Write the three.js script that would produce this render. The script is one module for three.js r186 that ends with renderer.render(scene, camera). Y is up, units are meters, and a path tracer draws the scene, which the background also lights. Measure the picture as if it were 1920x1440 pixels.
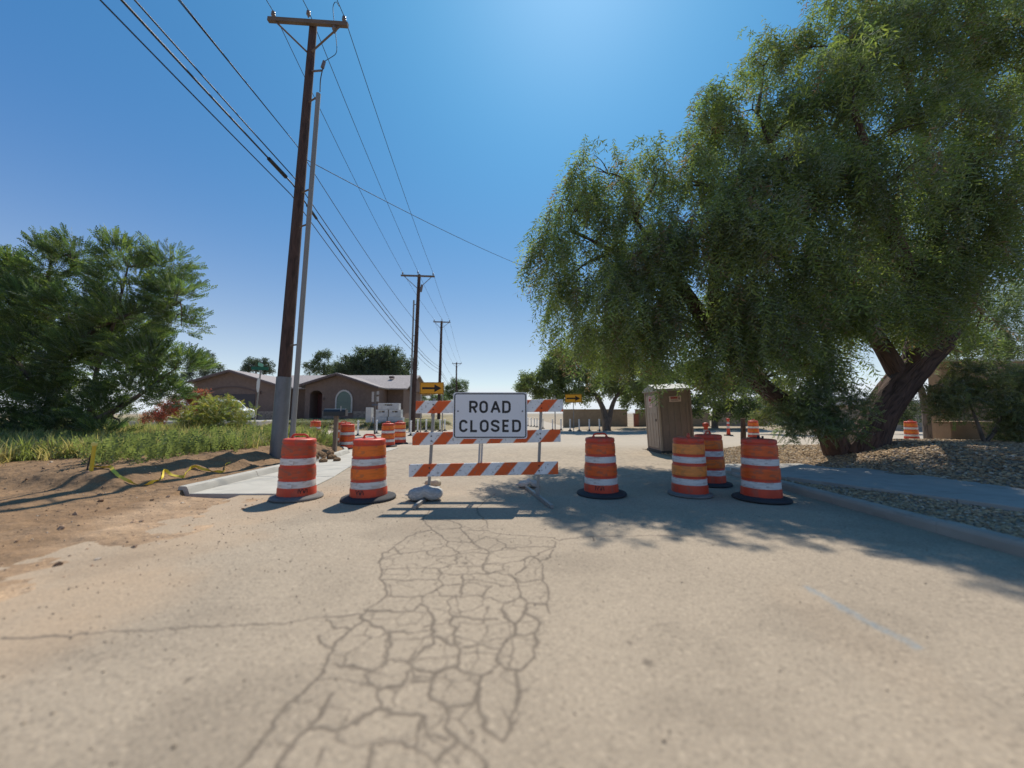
import * as THREE from 'three';
import { mergeGeometries } from 'three/addons/utils/BufferGeometryUtils.js';
import { RoundedBoxGeometry } from 'three/addons/geometries/RoundedBoxGeometry.js';

// ───────────────────────── camera, sky, sun, exposure ─────────────────────────
const sm = (a, b, x) => { const t = Math.min(1, Math.max(0, (x - a) / (b - a))); return t * t * (3 - 2 * t); };
const scene = new THREE.Scene();
const CAM_H = 1.38, PITCH = 4.37 * Math.PI / 180, FPX = 720;
const camera = new THREE.PerspectiveCamera(90, 4 / 3, 0.05, 2500);
camera.position.set(0, CAM_H, 0);
camera.rotation.set(PITCH, 0, 0);
camera.focus = 11; camera.userData.fStop = 0.46;
scene.add(camera);

const SUN_AZ = 11 * Math.PI / 180, SUN_EL = 54 * Math.PI / 180;
const sunDir = new THREE.Vector3(Math.sin(SUN_AZ) * Math.cos(SUN_EL), Math.sin(SUN_EL), -Math.cos(SUN_AZ) * Math.cos(SUN_EL));
{
  const W = 1024, H = 512, data = new Float32Array(W * H * 4);
  const haze = [1.06, 0.94, 0.26], blue = [0.006, 0.191, 0.70], glow = [0.204, 0.547, 0.715], core = [0.116, 0.03, 0.0], cap = [0.80, 0.865, 0.92];
  for (let j = 0; j < H; j++) for (let i = 0; i < W; i++) {
    const th = ((j + 0.5) / H - 0.5) * Math.PI, ph = ((i + 0.5) / W - 0.5) * 2 * Math.PI;
    const d = new THREE.Vector3(Math.cos(ph) * Math.cos(th), Math.sin(th), Math.sin(ph) * Math.cos(th));
    const s = Math.max(0, d.y), g = Math.acos(Math.min(1, d.dot(sunDir)));
    const eh = Math.exp(-s / 0.16), eb = Math.exp(-s), eg = Math.exp(-g / 0.5), ec = Math.exp(-g * g / 0.04);   // haze by the horizon, blue above it, glow round the sun
    for (let c = 0; c < 3; c++) {
      let v = haze[c] * eh + blue[c] * eb + glow[c] * eg + core[c] * ec; v = s < 0.35 ? Math.min(v, cap[c]) : v;
      if (d.y < 0) v = [0.40, 0.34, 0.27][c];
      data[(j * W + i) * 4 + c] = v;
    }
    data[(j * W + i) * 4 + 3] = 1;
  }
  const sky = new THREE.DataTexture(data, W, H, THREE.RGBAFormat, THREE.FloatType);
  sky.mapping = THREE.EquirectangularReflectionMapping; sky.magFilter = sky.minFilter = THREE.LinearFilter; sky.needsUpdate = true;
  scene.background = sky; scene.environment = sky;
}
const sun = new THREE.DirectionalLight(new THREE.Color().setRGB(1.0, 0.93, 0.82), 5.0);
sun.position.copy(sunDir).multiplyScalar(80); sun.target.position.set(0, 0, -12); sun.position.add(sun.target.position);
sun.castShadow = true; sun.shadow.mapSize.set(4096, 4096); sun.shadow.radius = 1;
Object.assign(sun.shadow.camera, { left: -45, right: 45, top: 45, bottom: -45, near: 1, far: 200 });
scene.add(sun, sun.target);
const renderer = new THREE.WebGLRenderer({ antialias: true });
renderer.toneMapping = THREE.LinearToneMapping; renderer.toneMappingExposure = 1.0;
renderer.shadowMap.enabled = true;

// ───────────────────────── helpers ─────────────────────────
let seed = 12345;
const rnd = () => { seed = (seed + 0x6D2B79F5) | 0; let t = Math.imul(seed ^ (seed >>> 15), 1 | seed); t = (t + Math.imul(t ^ (t >>> 7), 61 | t)) ^ t; return ((t ^ (t >>> 14)) >>> 0) / 4294967296; };
const rr = (a, b) => a + (b - a) * rnd();
const reseed = s => { seed = s; };
const V = (x, y, z) => new THREE.Vector3(x, y, z);
const lerp = (a, b, t) => a + (b - a) * t;
const hash = (x, y) => { let h = Math.imul(x | 0, 374761393) ^ Math.imul(y | 0, 668265263); h = Math.imul(h ^ (h >>> 13), 1274126177); return ((h ^ (h >>> 16)) >>> 0) / 4294967296; };
function vn(x, y, p = 0) {                        // value noise 0..1, with period p if given
  const xi = Math.floor(x), yi = Math.floor(y), fx = x - xi, fy = y - yi;
  const u = fx * fx * (3 - 2 * fx), v = fy * fy * (3 - 2 * fy), w = n => p ? ((n % p) + p) % p : n;
  return lerp(lerp(hash(w(xi), w(yi)), hash(w(xi + 1), w(yi)), u), lerp(hash(w(xi), w(yi + 1)), hash(w(xi + 1), w(yi + 1)), u), v);
}
const fbm = (x, y, o = 4, p = 0) => { let s = 0, a = 0.5, n = 0; for (let i = 0; i < o; i++) { s += a * vn(x, y, p); n += a; x = x * 2 + (p ? 0 : 17.3); y = y * 2 + (p ? 0 : 9.1); p *= 2; a *= 0.5; } return s / n; };
// a pixel of the photograph as a ray; the distance comes from the height of what is touched, or from a depth
function ray(u, v) { const x = (u - 960) / FPX, y = (720 - v) / FPX, c = Math.cos(PITCH), s = Math.sin(PITCH); return V(x, y * c + s, -c + y * s); }
function G(u, v, h = 0) { const r = ray(u, v), t = (h - CAM_H) / r.y; return V(r.x * t, h, r.z * t); }
function At(u, v, D) { const r = ray(u, v), t = D / -r.z; return V(r.x * t, CAM_H + r.y * t, -D); }

function GT(u, v, hf) { const r = ray(u, v); for (let t = 1; t < 40; t += 0.02) { const y = CAM_H + r.y * t; if (y <= Math.max(0, hf(r.x * t, r.z * t))) return V(r.x * t, y, r.z * t); } return G(u, v); }
const names = {};
function numbered(n) { const k = names[n] = (names[n] ?? -1) + 1; return k ? `${n}_${String(k).padStart(3, '0')}` : n; }
function thing(name, label, category, pos, turn = 0, group) {
  const g = new THREE.Group(); g.name = numbered(name); scene.add(g);
  if (pos) g.position.copy(pos); g.rotation.y = turn;
  g.userData = { label, category }; if (group) g.userData.group = group;
  return g;
}
function part(name, geo, mat, parent, label) {
  const m = new THREE.Mesh(Array.isArray(geo) ? merge(geo) : geo, mat); m.name = name; m.castShadow = m.receiveShadow = true;
  (parent || scene).add(m); if (label) m.userData.label = label;
  return m;
}
function struct(name, geo, mat, label) { const m = part(numbered(name), geo, mat, scene, label); m.userData.kind = 'structure'; return m; }
function merge(list) {
  return mergeGeometries(list.map(g => { const n = g.index ? g.toNonIndexed() : g.clone(); for (const k of Object.keys(n.attributes)) if (!['position', 'normal', 'uv'].includes(k)) n.deleteAttribute(k); return n; }));
}
const bx = (w, h, d, x = 0, y = 0, z = 0, rx = 0, ry = 0, rz = 0) => { const g = new THREE.BoxGeometry(w, h, d); if (rx) g.rotateX(rx); if (ry) g.rotateY(ry); if (rz) g.rotateZ(rz); return g.translate(x, y, z); };
const rbx = (w, h, d, r, x = 0, y = 0, z = 0) => new RoundedBoxGeometry(w, h, d, 2, r).translate(x, y, z);
const cyl = (r0, r1, h, n = 16, x = 0, y = 0, z = 0) => new THREE.CylinderGeometry(r1, r0, h, n).translate(x, y, z);
function rod(a, b, r0, r1 = r0, n = 10) {
  const d = b.clone().sub(a), g = new THREE.CylinderGeometry(r1, r0, d.length(), n);
  g.applyQuaternion(new THREE.Quaternion().setFromUnitVectors(V(0, 1, 0), d.clone().normalize()));
  const m = a.clone().add(b).multiplyScalar(0.5); return g.translate(m.x, m.y, m.z);
}
const tube = (pts, r, seg = 24, n = 6) => new THREE.TubeGeometry(new THREE.CatmullRomCurve3(pts), seg, r, n);
function limb(pts, radii, seg = 24, n = 14, rough = 0) {      // a tapering, knotty tube
  const c = new THREE.CatmullRomCurve3(pts), F = c.computeFrenetFrames(seg), pos = [], uv = [], idx = [], L = c.getLength();
  for (let i = 0; i <= seg; i++) {
    const t = i / seg, p = c.getPointAt(t), k = t * (radii.length - 1), k0 = Math.min(radii.length - 2, Math.floor(k)), r = lerp(radii[k0], radii[k0 + 1], k - k0);
    for (let j = 0; j <= n; j++) {
      const a = j / n * Math.PI * 2, q = r * (1 + rough * ((fbm(Math.cos(a) * 3 + 7, t * 5 + Math.sin(a) * 3, 3) - 0.5) * 1.2 + (vn((j % n) * 1.0, t * 3 + 30) - 0.5) * 0.6));
      pos.push(p.x + q * (Math.cos(a) * F.normals[i].x + Math.sin(a) * F.binormals[i].x), p.y + q * (Math.cos(a) * F.normals[i].y + Math.sin(a) * F.binormals[i].y), p.z + q * (Math.cos(a) * F.normals[i].z + Math.sin(a) * F.binormals[i].z));
      uv.push(j / n * Math.max(0.2, radii[0] * 6.28), t * L);
      if (i < seg && j < n) { const o = i * (n + 1) + j; idx.push(o, o + 1, o + n + 1, o + 1, o + n + 2, o + n + 1); }
    }
  }
  const g = new THREE.BufferGeometry(); g.setAttribute('position', new THREE.Float32BufferAttribute(pos, 3)); g.setAttribute('uv', new THREE.Float32BufferAttribute(uv, 2)); g.setIndex(idx); g.computeVertexNormals(); return g;
}
const toS = v => { v = Math.min(1, Math.max(0, v)); return Math.round(255 * (v <= 0.0031308 ? v * 12.92 : 1.055 * Math.pow(v, 1 / 2.4) - 0.055)); };
function texRGB(w, h, fn, rep) {                 // fn(i, j) gives a linear colour
  const d = new Uint8Array(w * h * 4);
  for (let j = 0; j < h; j++) for (let i = 0; i < w; i++) { const c = fn(i, j), o = (j * w + i) * 4; d[o] = toS(c[0]); d[o + 1] = toS(c[1]); d[o + 2] = toS(c[2]); d[o + 3] = 255; }
  return finish(new THREE.DataTexture(d, w, h), rep, true);
}
function texV(w, h, fn, rep) {
  const d = new Uint8Array(w * h * 4);
  for (let j = 0; j < h; j++) for (let i = 0; i < w; i++) { const c = Math.round(255 * Math.min(1, Math.max(0, fn(i, j)))), o = (j * w + i) * 4; d[o] = d[o + 1] = d[o + 2] = c; d[o + 3] = 255; }
  return finish(new THREE.DataTexture(d, w, h), rep, false);
}
function finish(t, rep, srgb) {
  t.magFilter = THREE.LinearFilter; t.minFilter = THREE.LinearMipmapLinearFilter; t.generateMipmaps = true;
  if (srgb) t.colorSpace = THREE.SRGBColorSpace;
  if (rep) { t.wrapS = t.wrapT = THREE.RepeatWrapping; t.repeat.set(rep[0], rep[1]); }
  t.needsUpdate = true; return t;
}
const lin = (r, g, b) => new THREE.Color().setRGB(r, g, b);
const mat = (c, rough = 0.8, o = {}) => new THREE.MeshStandardMaterial({ color: Array.isArray(c) ? lin(...c) : c, roughness: rough, ...o });
function mottled(c, amt, scale, rough, o = {}, size = 256, metres = 2) {   // a colour with fine and coarse grain
  const p = scale, t = texRGB(size, size, (i, j) => { const x = i / size * p, y = j / size * p; const k = 1 + amt * ((fbm(x, y, 5, p) - 0.5) * 1.6 + (hash(i, j) - 0.5) * 0.5); return [c[0] * k, c[1] * k, c[2] * k]; }, [1 / metres, 1 / metres]);
  return new THREE.MeshStandardMaterial({ map: t, roughness: rough, ...o });
}
function planarUV(g) {                           // uv in metres from the dominant direction of each face
  const n = g.index ? g.toNonIndexed() : g; n.computeVertexNormals(); const P = n.attributes.position, N = n.attributes.normal, uv = new Float32Array(P.count * 2);
  for (let i = 0; i < P.count; i++) {
    const ax = Math.abs(N.getX(i)), ay = Math.abs(N.getY(i)), az = Math.abs(N.getZ(i)), x = P.getX(i), y = P.getY(i), z = P.getZ(i);
    if (ay >= ax && ay >= az) { uv[2 * i] = x; uv[2 * i + 1] = z; } else if (ax >= az) { uv[2 * i] = z; uv[2 * i + 1] = y; } else { uv[2 * i] = x; uv[2 * i + 1] = y; }
  }
  n.setAttribute('uv', new THREE.BufferAttribute(uv, 2)); return n;
}
const instM = new THREE.Matrix4(), instQ = new THREE.Quaternion();
function instances(name, geo, material, list, parent, kind = 'stuff') {      // list of {p, q, s, c}
  const m = new THREE.InstancedMesh(geo, material, list.length); m.name = name; m.castShadow = m.receiveShadow = true;
  list.forEach((e, i) => { m.setMatrixAt(i, instM.compose(e.p, e.q, e.s)); if (e.c) m.setColorAt(i, e.c); });
  m.instanceMatrix.needsUpdate = true; if (m.instanceColor) m.instanceColor.needsUpdate = true;
  (parent || scene).add(m); m.userData.kind = kind; return m;
}
console.log('helpers ready');

// ───────────────────────── ground shape ─────────────────────────
const ROAD_L = -3.5, ROAD_R = 4.9, KERB_L = -5.48, CROSS_N = -15.5, CROSS_F = -30.5;
function cornerL(z) { return z > -12.5 ? KERB_L : (-8.48 + Math.sqrt(Math.max(0, 9 - (z + 12.5) ** 2))); }
function hLeft(x, z) {
  const bump = (fbm(x * 1.3, z * 1.3, 4) - 0.5) * 0.075 + (fbm(x * 6, z * 6, 3) - 0.5) * 0.035;
  const edge = ROAD_L + (fbm(z * 1.7, 3.3, 3) - 0.5) * 0.35;
  const front = 0.16 * sm(0.4, 5, edge - x) + 0.22 * sm(4.2, 7, edge - x) + bump * sm(0, 1.2, edge - x) + lerp(-0.05, 0.0, sm(-0.1, 0.25, edge - x));
  const k = KERB_L - 0.12 - x;
  const back = 0.10 + 0.34 * sm(0.35, 1.35, k + (fbm(z * 2.2, 8, 3) - 0.5) * 0.6) + bump * sm(0.05, 0.6, k);
  let h = lerp(front, x < KERB_L - 0.1 ? back : -0.09, sm(-6.3, -6.66, z) * (x < KERB_L - 0.1 ? sm(-5.2, -7.6, z) : 1));
  const c = cornerL(z) - 0.12;
  if (z < -12.3) h = x > c ? -0.09 : lerp(-0.09, h, sm(0, 0.12, c - x));
  h = lerp(-0.09, h, sm(CROSS_N + 0.05, CROSS_N + 0.5, z));
  return h;
}
function hRight(x, z) {
  const bump = (fbm(x * 1.5 + 40, z * 1.5, 3) - 0.5) * 0.06;
  let h = 0.085 + 0.05 * sm(5.2, 8, x) + 0.46 * sm(8.3, 10.8, x + (z + 9) * 0.12) * sm(-15.2, -11.2, z) * lerp(0.75, 1, sm(-2, -8, z)) + bump * sm(5.1, 5.6, x);
  const flat = 0.012 + bump * 0.25;                                        // past the kerb's end the ground lies level with the street
  h = lerp(h, Math.min(h, flat), sm(-8.2, -8.9, z) * (1 - sm(7.9, 9.2, x)));
  return lerp(-0.09, h, sm(CROSS_N + 0.05, CROSS_N + 0.5, z));
}
function sheet(x0, x1, z0, z1, nx, nz, hf, ex = 1, ez = 1) {
  const pos = [], uv = [], idx = [];
  for (let j = 0; j <= nz; j++) for (let i = 0; i <= nx; i++) {
    const x = lerp(x0, x1, Math.pow(i / nx, ex)), z = lerp(z0, z1, Math.pow(j / nz, ez)); pos.push(x, hf(x, z), z); uv.push(x, z);
    if (i < nx && j < nz) { const o = j * (nx + 1) + i; (x1 > x0) === (z1 < z0) ? idx.push(o, o + 1, o + nx + 1, o + 1, o + nx + 2, o + nx + 1) : idx.push(o, o + nx + 1, o + 1, o + 1, o + nx + 1, o + nx + 2); }
  }
  const g = new THREE.BufferGeometry(); g.setAttribute('position', new THREE.Float32BufferAttribute(pos, 3)); g.setAttribute('uv', new THREE.Float32BufferAttribute(uv, 2)); g.setIndex(idx); g.computeVertexNormals(); return g;
}

// ───────────────────────── asphalt ─────────────────────────
// colour of the pavement at a place: worn grey-tan asphalt, stone grain, dust blown in from the dirt verge
function paveColor(x, z, grain) {
  const big = fbm(x * 0.45 + 5, z * 0.45, 4), mid = fbm(x * 2.1, z * 2.1 + 40, 4);
  let k = 1 + (big - 0.5) * 0.16 + (mid - 0.5) * 0.20 + grain;
  let c = [0.340 * k, 0.272 * k, 0.196 * k];
  const dust = Math.min(1, sm(-8.2, -6.2, z) * sm(1.5, 0.1, x - ROAD_L + (fbm(x * 1.1, z * 0.8 + 9, 4) - 0.5) * 2.4) * (0.35 + 0.9 * fbm(x * 3 + 2, z * 3, 4)) + 0.2 * sm(0.62, 0.8, fbm(x * 0.9 + 60, z * 0.7, 4)));
  const d = [0.375, 0.275, 0.182]; for (let i = 0; i < 3; i++) c[i] = lerp(c[i], d[i] * (0.9 + 0.25 * mid + grain * 0.6), dust);
  return c;
}
const NX0 = -4.6, NZ0 = 2.0, NS = 10.24, NP = 2048, PX = NP / NS;
const crackField = new Float32Array(NP * NP);
function stamp(x, z, r, a) {
  const ci = (x - NX0) * PX, cj = (NZ0 - z) * PX, R = r * PX * 2 + 1.5;
  for (let j = Math.max(0, Math.floor(cj - R)); j <= Math.min(NP - 1, cj + R); j++) for (let i = Math.max(0, Math.floor(ci - R)); i <= Math.min(NP - 1, ci + R); i++) {
    const q = Math.hypot(i - ci, j - cj) / (r * PX), v = a * sm(1.7, 0.5, q); if (v > crackField[j * NP + i]) crackField[j * NP + i] = v;
  }
}
{
  const Z = [  // cracks traced on the pavement, in the pixels of one enlarged look at the photograph
    [840,40,800,95,835,130,850,150,760,165,720,185,670,220,655,240,600,265,590,290,580,320,590,350,585,400,600,440,620,470,610,490,560,520,510,555,490,590],
    [0,635,100,625,200,612,300,600,400,590,490,580], [760,160,830,150,920,145,990,140,1000,125,965,105,900,95,800,100], [990,140,1030,170,1050,205,1090,240,1140,255,1160,270],
    [1035,150,1130,150,1180,165,1300,178,1480,188,1500,200,1600,188,1670,180,1680,205], [1670,180,1800,179,1920,178,2060,176,2200,180], [1080,35,1090,70,1130,100,1140,140],
    [850,150,900,180,935,205,925,235,860,245,820,255,700,265,600,290], [655,240,690,275], [820,255,830,280,940,285,980,270,950,240,925,235],
    [935,205,1000,210,1050,215,1120,185,1180,195,1220,220,1240,240,1150,262], [1240,240,1400,235,1480,235,1490,210,1470,200], [1480,235,1400,270,1320,300,1220,320,1110,325,1150,262],
    [1470,250,1460,285,1410,310,1380,285], [1410,310,1415,390,1440,440,1445,500,1430,540,1450,580], [600,350,720,345,890,345,980,320,975,285], [980,270,1060,265,1140,270],
    [1110,325,1110,355,1150,370,1210,355,1215,325], [980,335,1110,335], [590,405,700,408,880,400,890,350], [890,375,1000,380,1130,370,1240,375,1280,400,1290,440,1300,490,1340,525],
    [1280,380,1330,340,1325,300], [1290,415,1410,405], [880,400,905,430,860,460,800,490,790,530,840,570,850,610,840,660], [620,490,700,490,800,490], [905,430,1000,425,1010,385],
    [1000,425,1000,490,900,490], [1010,410,1080,400,1150,420,1200,440,1270,430], [1000,490,1090,490,1150,440], [1090,490,1150,500,1230,525,1300,500],
    [1230,525,1210,560,1240,610,1270,640,1265,690,1230,730,1190,790,1185,840,1150,880,1100,905], [1340,525,1330,580,1290,620,1270,640], [1340,525,1430,530],
    [1340,580,1390,610,1400,640,1385,690,1380,760,1390,800,1330,850,1290,870,1200,850], [1265,690,1385,680], [500,560,620,570,740,565,790,530], [490,590,530,640,620,675,740,675,830,660],
    [490,620,440,665,390,700,310,765,320,820,270,900,200,960,100,1060,0,1180,-120,1320,-200,1420,-290,1540], [300,610,330,650,440,665], [250,690,310,765], [620,680,630,750,610,820,540,870,450,860,340,840],
    [630,810,720,830,790,780,860,730,840,660], [840,660,870,700,980,740,990,800,970,850,1030,890,1100,905], [960,490,930,510,940,560,950,640,960,700,985,740], [960,600,1080,610,1190,605],
    [1000,755,1100,745,1190,770], [540,870,500,890,510,940,560,980,700,940,740,860,720,830], [740,860,860,880,970,850], [740,930,850,920,870,880], [560,980,570,1070,500,1100,450,1150],
    [570,1070,700,1100,790,1110], [840,930,840,1030,930,1070,1070,1030,1090,960,1100,905], [790,1110,780,1180,760,1260,560,1260,500,1370,440,1500], [930,1070,920,1160,960,1240,1100,1310,1130,1371,1150,1480],
    [1090,960,1090,1100,1130,1180,1200,1230,1250,1160,1290,1050,1280,900,1290,870], [320,990,270,1080,200,1180,100,1300,60,1371,10,1480,-30,1600], [790,1110,850,1200,920,1220], [500,1100,400,1160,200,1180], [760,1260,860,1340,960,1240],
    [-1370,700,-1200,705,-1000,690,-800,676,-600,668,-400,650,-200,643,0,635], [1080,35,1010,20,840,40], [840,40,760,5,700,-20], [1080,35,1120,0,1180,-40],
  ];
  reseed(77);
  for (const l of Z) {
    const P = []; for (let i = 0; i < l.length; i += 2) P.push(G(500 + l[i] / 2.743, 940 + l[i + 1] / 2.743));
    for (let i = 0; i + 1 < P.length; i++) {
      const n = Math.ceil(P[i].distanceTo(P[i + 1]) / 0.004);
      for (let k = 0; k <= n; k++) {
        const p = P[i].clone().lerp(P[i + 1], k / n), w = 0.0048 + 0.0095 * vn(p.x * 9 + i, p.z * 9) ** 1.4, wob = 0.03;
        stamp(p.x + (fbm(p.x * 14, p.z * 14, 3) - 0.5) * wob * 2, p.z + (fbm(p.x * 14 + 50, p.z * 14, 3) - 0.5) * wob * 2, w, 0.75 + 0.25 * vn(p.x * 30, p.z * 30));
        if (k % 20 === 0 && rnd() < 0.16) stamp(p.x + rr(-0.02, 0.02), p.z + rr(-0.02, 0.02), rr(0.008, 0.02), 0.6);
      }
    }
  }
}
{ // finer secondary cracks between the traced ones: edges of an irregular cell pattern inside the broken area
  const web = [[790, 985], [720, 1030], [712, 1110], [680, 1165], [610, 1240], [560, 1330], [470, 1438], [900, 1438], [960, 1380], [1005, 1250], [1025, 1150], [1010, 1060], [1045, 1020], [940, 985]].map(p => G(p[0], p[1]));
  const inside = (x, z) => { let c = false; for (let i = 0, j = web.length - 1; i < web.length; j = i++) if ((web[i].z > z) !== (web[j].z > z) && x < (web[j].x - web[i].x) * (z - web[i].z) / (web[j].z - web[i].z) + web[i].x) c = !c; return c; };
  const C = 0.19, site = (a, b) => [(a + 0.15 + 0.7 * hash(a + 900, b)) * C, (b + 0.15 + 0.7 * hash(a, b + 700)) * C];
  for (let j = 0; j < NP; j++) for (let i = 0; i < NP; i++) {
    const x0 = NX0 + i / PX, z0 = NZ0 - j / PX; if (x0 < -2.5 || x0 > 0.8 || z0 > -1.2 || z0 < -5.2 || !inside(x0, z0)) continue;
    const x = x0 + (fbm(x0 * 11, z0 * 11, 3) - 0.5) * 0.06, z = z0 + (fbm(x0 * 11 + 33, z0 * 11, 3) - 0.5) * 0.06, a = Math.floor(x / C), b = Math.floor(z / C); let d1 = 9, d2 = 9, id = 0, id2 = 0;
    for (let p = -1; p <= 1; p++) for (let q = -1; q <= 1; q++) { const s = site(a + p, b + q), d = Math.hypot(s[0] - x, s[1] - z); if (d < d1) { d2 = d1; id2 = id; d1 = d; id = (a + p) * 131 + b + q; } else if (d < d2) { d2 = d; id2 = (a + p) * 131 + b + q; } }
    if (hash(Math.min(id, id2), Math.max(id, id2)) < 0.30) continue;                   // most edges stay whole
    const v = sm(0.016, 0.004, d2 - d1) * (0.40 + 0.55 * vn(x0 * 18, z0 * 18)); if (v > crackField[j * NP + i]) crackField[j * NP + i] = v;
  }
}
const paint = [[1518, 1103], [1560, 1128], [1610, 1157], [1660, 1183], [1712, 1210]].map(p => G(p[0], p[1]));
function paintAt(x, z) {                         // a faded streak of blue survey paint
  let best = 9; for (let i = 0; i + 1 < paint.length; i++) { const a = paint[i], b = paint[i + 1], dx = b.x - a.x, dz = b.z - a.z, t = Math.min(1, Math.max(0, ((x - a.x) * dx + (z - a.z) * dz) / (dx * dx + dz * dz))); best = Math.min(best, Math.hypot(x - a.x - t * dx, z - a.z - t * dz)); }
  return sm(0.06, 0.015, best + (fbm(x * 20, z * 20, 3) - 0.5) * 0.05) * (0.25 + 0.7 * vn(x * 60, z * 60));
}
const spots = [[1215, 1243, 0.028], [1180, 1205, 0.02], [350, 1275, 0.02], [870, 1056, 0.03]].map(([u, v, r]) => [G(u, v), r]);
const nearMap = texRGB(NP, NP, (i, j) => {
  const x = NX0 + i / PX, z = NZ0 - j / PX, h1 = hash(i, j), h2 = hash((i >> 1) + 7000, j >> 1), h3 = hash((i >> 2) + 300, (j >> 2) + 900);
  let c = paveColor(x, z, (h1 - 0.5) * 0.30 + (h2 - 0.5) * 0.26 + (h3 > 0.90 ? -0.18 : h3 < 0.05 ? 0.16 : 0));
  const k = crackField[j * NP + i]; if (k > 0) { const d = [0.135, 0.105, 0.076]; for (let q = 0; q < 3; q++) c[q] = lerp(c[q], d[q], k * 0.92); }
  const stain = sm(0.60, 0.75, fbm(x * 0.8 + 11, z * 1.1 + 70, 5)) * 0.12; for (let q = 0; q < 3; q++) c[q] *= 1 - stain;
  if (x > 1.5 && z > -4) { const b = paintAt(x, z) * 0.55; if (b > 0) { const d = [0.16, 0.25, 0.31]; for (let q = 0; q < 3; q++) c[q] = lerp(c[q], d[q], b); } }
  for (const [p, r] of spots) { const q = sm(r * 1.6, r * 0.5, Math.hypot(x - p.x, z - p.z) + (vn(x * 60, z * 60) - 0.5) * 0.03); if (q) for (let w = 0; w < 3; w++) c[w] = lerp(c[w], [0.14, 0.11, 0.08][w], q * 0.8); }
  return c;
});
const nearBump = texV(1024, 1024, (i, j) => { const k = crackField[(j * 2) * NP + i * 2]; return 0.6 + (hash(i, j) - 0.5) * 0.5 + (hash(i >> 1, (j >> 1) + 99) - 0.5) * 0.3 - 0.6 * k; });
const nearMat = new THREE.MeshStandardMaterial({ map: nearMap, bumpMap: nearBump, bumpScale: 0.006, roughness: 0.93 });
{
  const g = sheet(NX0, NX0 + NS, NZ0, NZ0 - NS, 40, 40, () => 0), uv = g.attributes.uv; for (let i = 0; i < uv.count; i++) uv.setXY(i, (uv.getX(i) - NX0) / NS, (NZ0 - uv.getY(i)) / NS);
  struct('road', g, nearMat, 'cracked tan asphalt in front of the barricade');
}
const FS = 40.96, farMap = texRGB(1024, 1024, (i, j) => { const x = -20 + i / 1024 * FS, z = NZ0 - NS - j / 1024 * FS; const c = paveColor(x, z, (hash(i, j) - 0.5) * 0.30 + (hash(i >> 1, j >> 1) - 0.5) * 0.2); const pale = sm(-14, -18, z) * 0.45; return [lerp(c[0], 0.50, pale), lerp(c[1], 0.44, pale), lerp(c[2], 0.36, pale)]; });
farMap.wrapS = farMap.wrapT = THREE.MirroredRepeatWrapping;
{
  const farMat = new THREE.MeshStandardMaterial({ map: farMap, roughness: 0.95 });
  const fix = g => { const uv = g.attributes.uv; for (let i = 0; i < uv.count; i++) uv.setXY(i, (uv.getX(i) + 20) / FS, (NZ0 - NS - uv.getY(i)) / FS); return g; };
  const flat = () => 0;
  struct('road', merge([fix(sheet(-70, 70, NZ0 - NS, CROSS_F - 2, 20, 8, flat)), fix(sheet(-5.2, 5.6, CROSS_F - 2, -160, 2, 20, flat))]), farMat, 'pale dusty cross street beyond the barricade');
}
console.log('asphalt ready');

// ───────────────────────── earth, gravel, kerbs, pavements ─────────────────────────
const dirtTex = texRGB(1024, 1024, (i, j) => {
  const x = i / 1024 * 16, y = j / 1024 * 16, k = 0.78 + 0.5 * fbm(x, y, 6, 16) + (hash(i, j) - 0.5) * 0.30 + (hash(i >> 1, j >> 1) - 0.5) * 0.3 + (hash((i >> 2) + 50, j >> 2) > 0.93 ? 0.35 : 0), w = fbm(x * 0.5 + 3, y * 0.5, 4, 8);
  return [lerp(0.175, 0.235, w) * k, lerp(0.103, 0.143, w) * k, lerp(0.052, 0.073, w) * k];
}, [1 / 4, 1 / 4]);
const dirtBump = texV(512, 512, (i, j) => fbm(i / 512 * 32, j / 512 * 32, 5, 32), [1 / 4, 1 / 4]);
const dirtMat = new THREE.MeshStandardMaterial({ map: dirtTex, bumpMap: dirtBump, bumpScale: 0.05, roughness: 1 });
const gravelTex = texRGB(1024, 1024, (i, j) => { const k = 0.5 + 0.5 * fbm(i / 1024 * 64, j / 1024 * 64, 3, 64) + (hash(i >> 2, j >> 2) - 0.5) * 0.7; return [0.30 * k, 0.235 * k, 0.165 * k]; }, [1 / 4, 1 / 4]);
const gravelMat = new THREE.MeshStandardMaterial({ map: gravelTex, bumpMap: dirtBump, bumpScale: 0.05, roughness: 1 });
struct('ground', sheet(-900, 900, 300, -1300, 24, 24, () => -0.16), mottled([0.30, 0.24, 0.165], 0.5, 8, 1, {}, 256, 14));
const dirtFn = (x, z) => hLeft(x, z);
{ // pale packed dust lies over the dirt in patches along the asphalt edge
  const g = sheet(-2.9, -60, 3, CROSS_N, 300, 260, dirtFn, 1.9, 1), P = g.attributes.position, col = new Float32Array(P.count * 3);
  for (let i = 0; i < P.count; i++) { const x = P.getX(i), z = P.getZ(i), q = sm(2.7, -0.3, ROAD_L - x + (fbm(x * 1.2, z * 1.2 + 5, 5) - 0.5) * 3.0) * sm(-7.5, -6, z); col[3 * i] = lerp(1, 1.9, q); col[3 * i + 1] = lerp(1, 2.15, q); col[3 * i + 2] = lerp(1, 2.6, q); }
  g.setAttribute('color', new THREE.BufferAttribute(col, 3)); const m = dirtMat.clone(); m.vertexColors = true; struct('dirt_verge', g, m);
}
struct('gravel_bed', sheet(ROAD_R + 0.16, 45, 3, CROSS_N, 260, 220, hRight, 1.7, 1), gravelMat);
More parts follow.
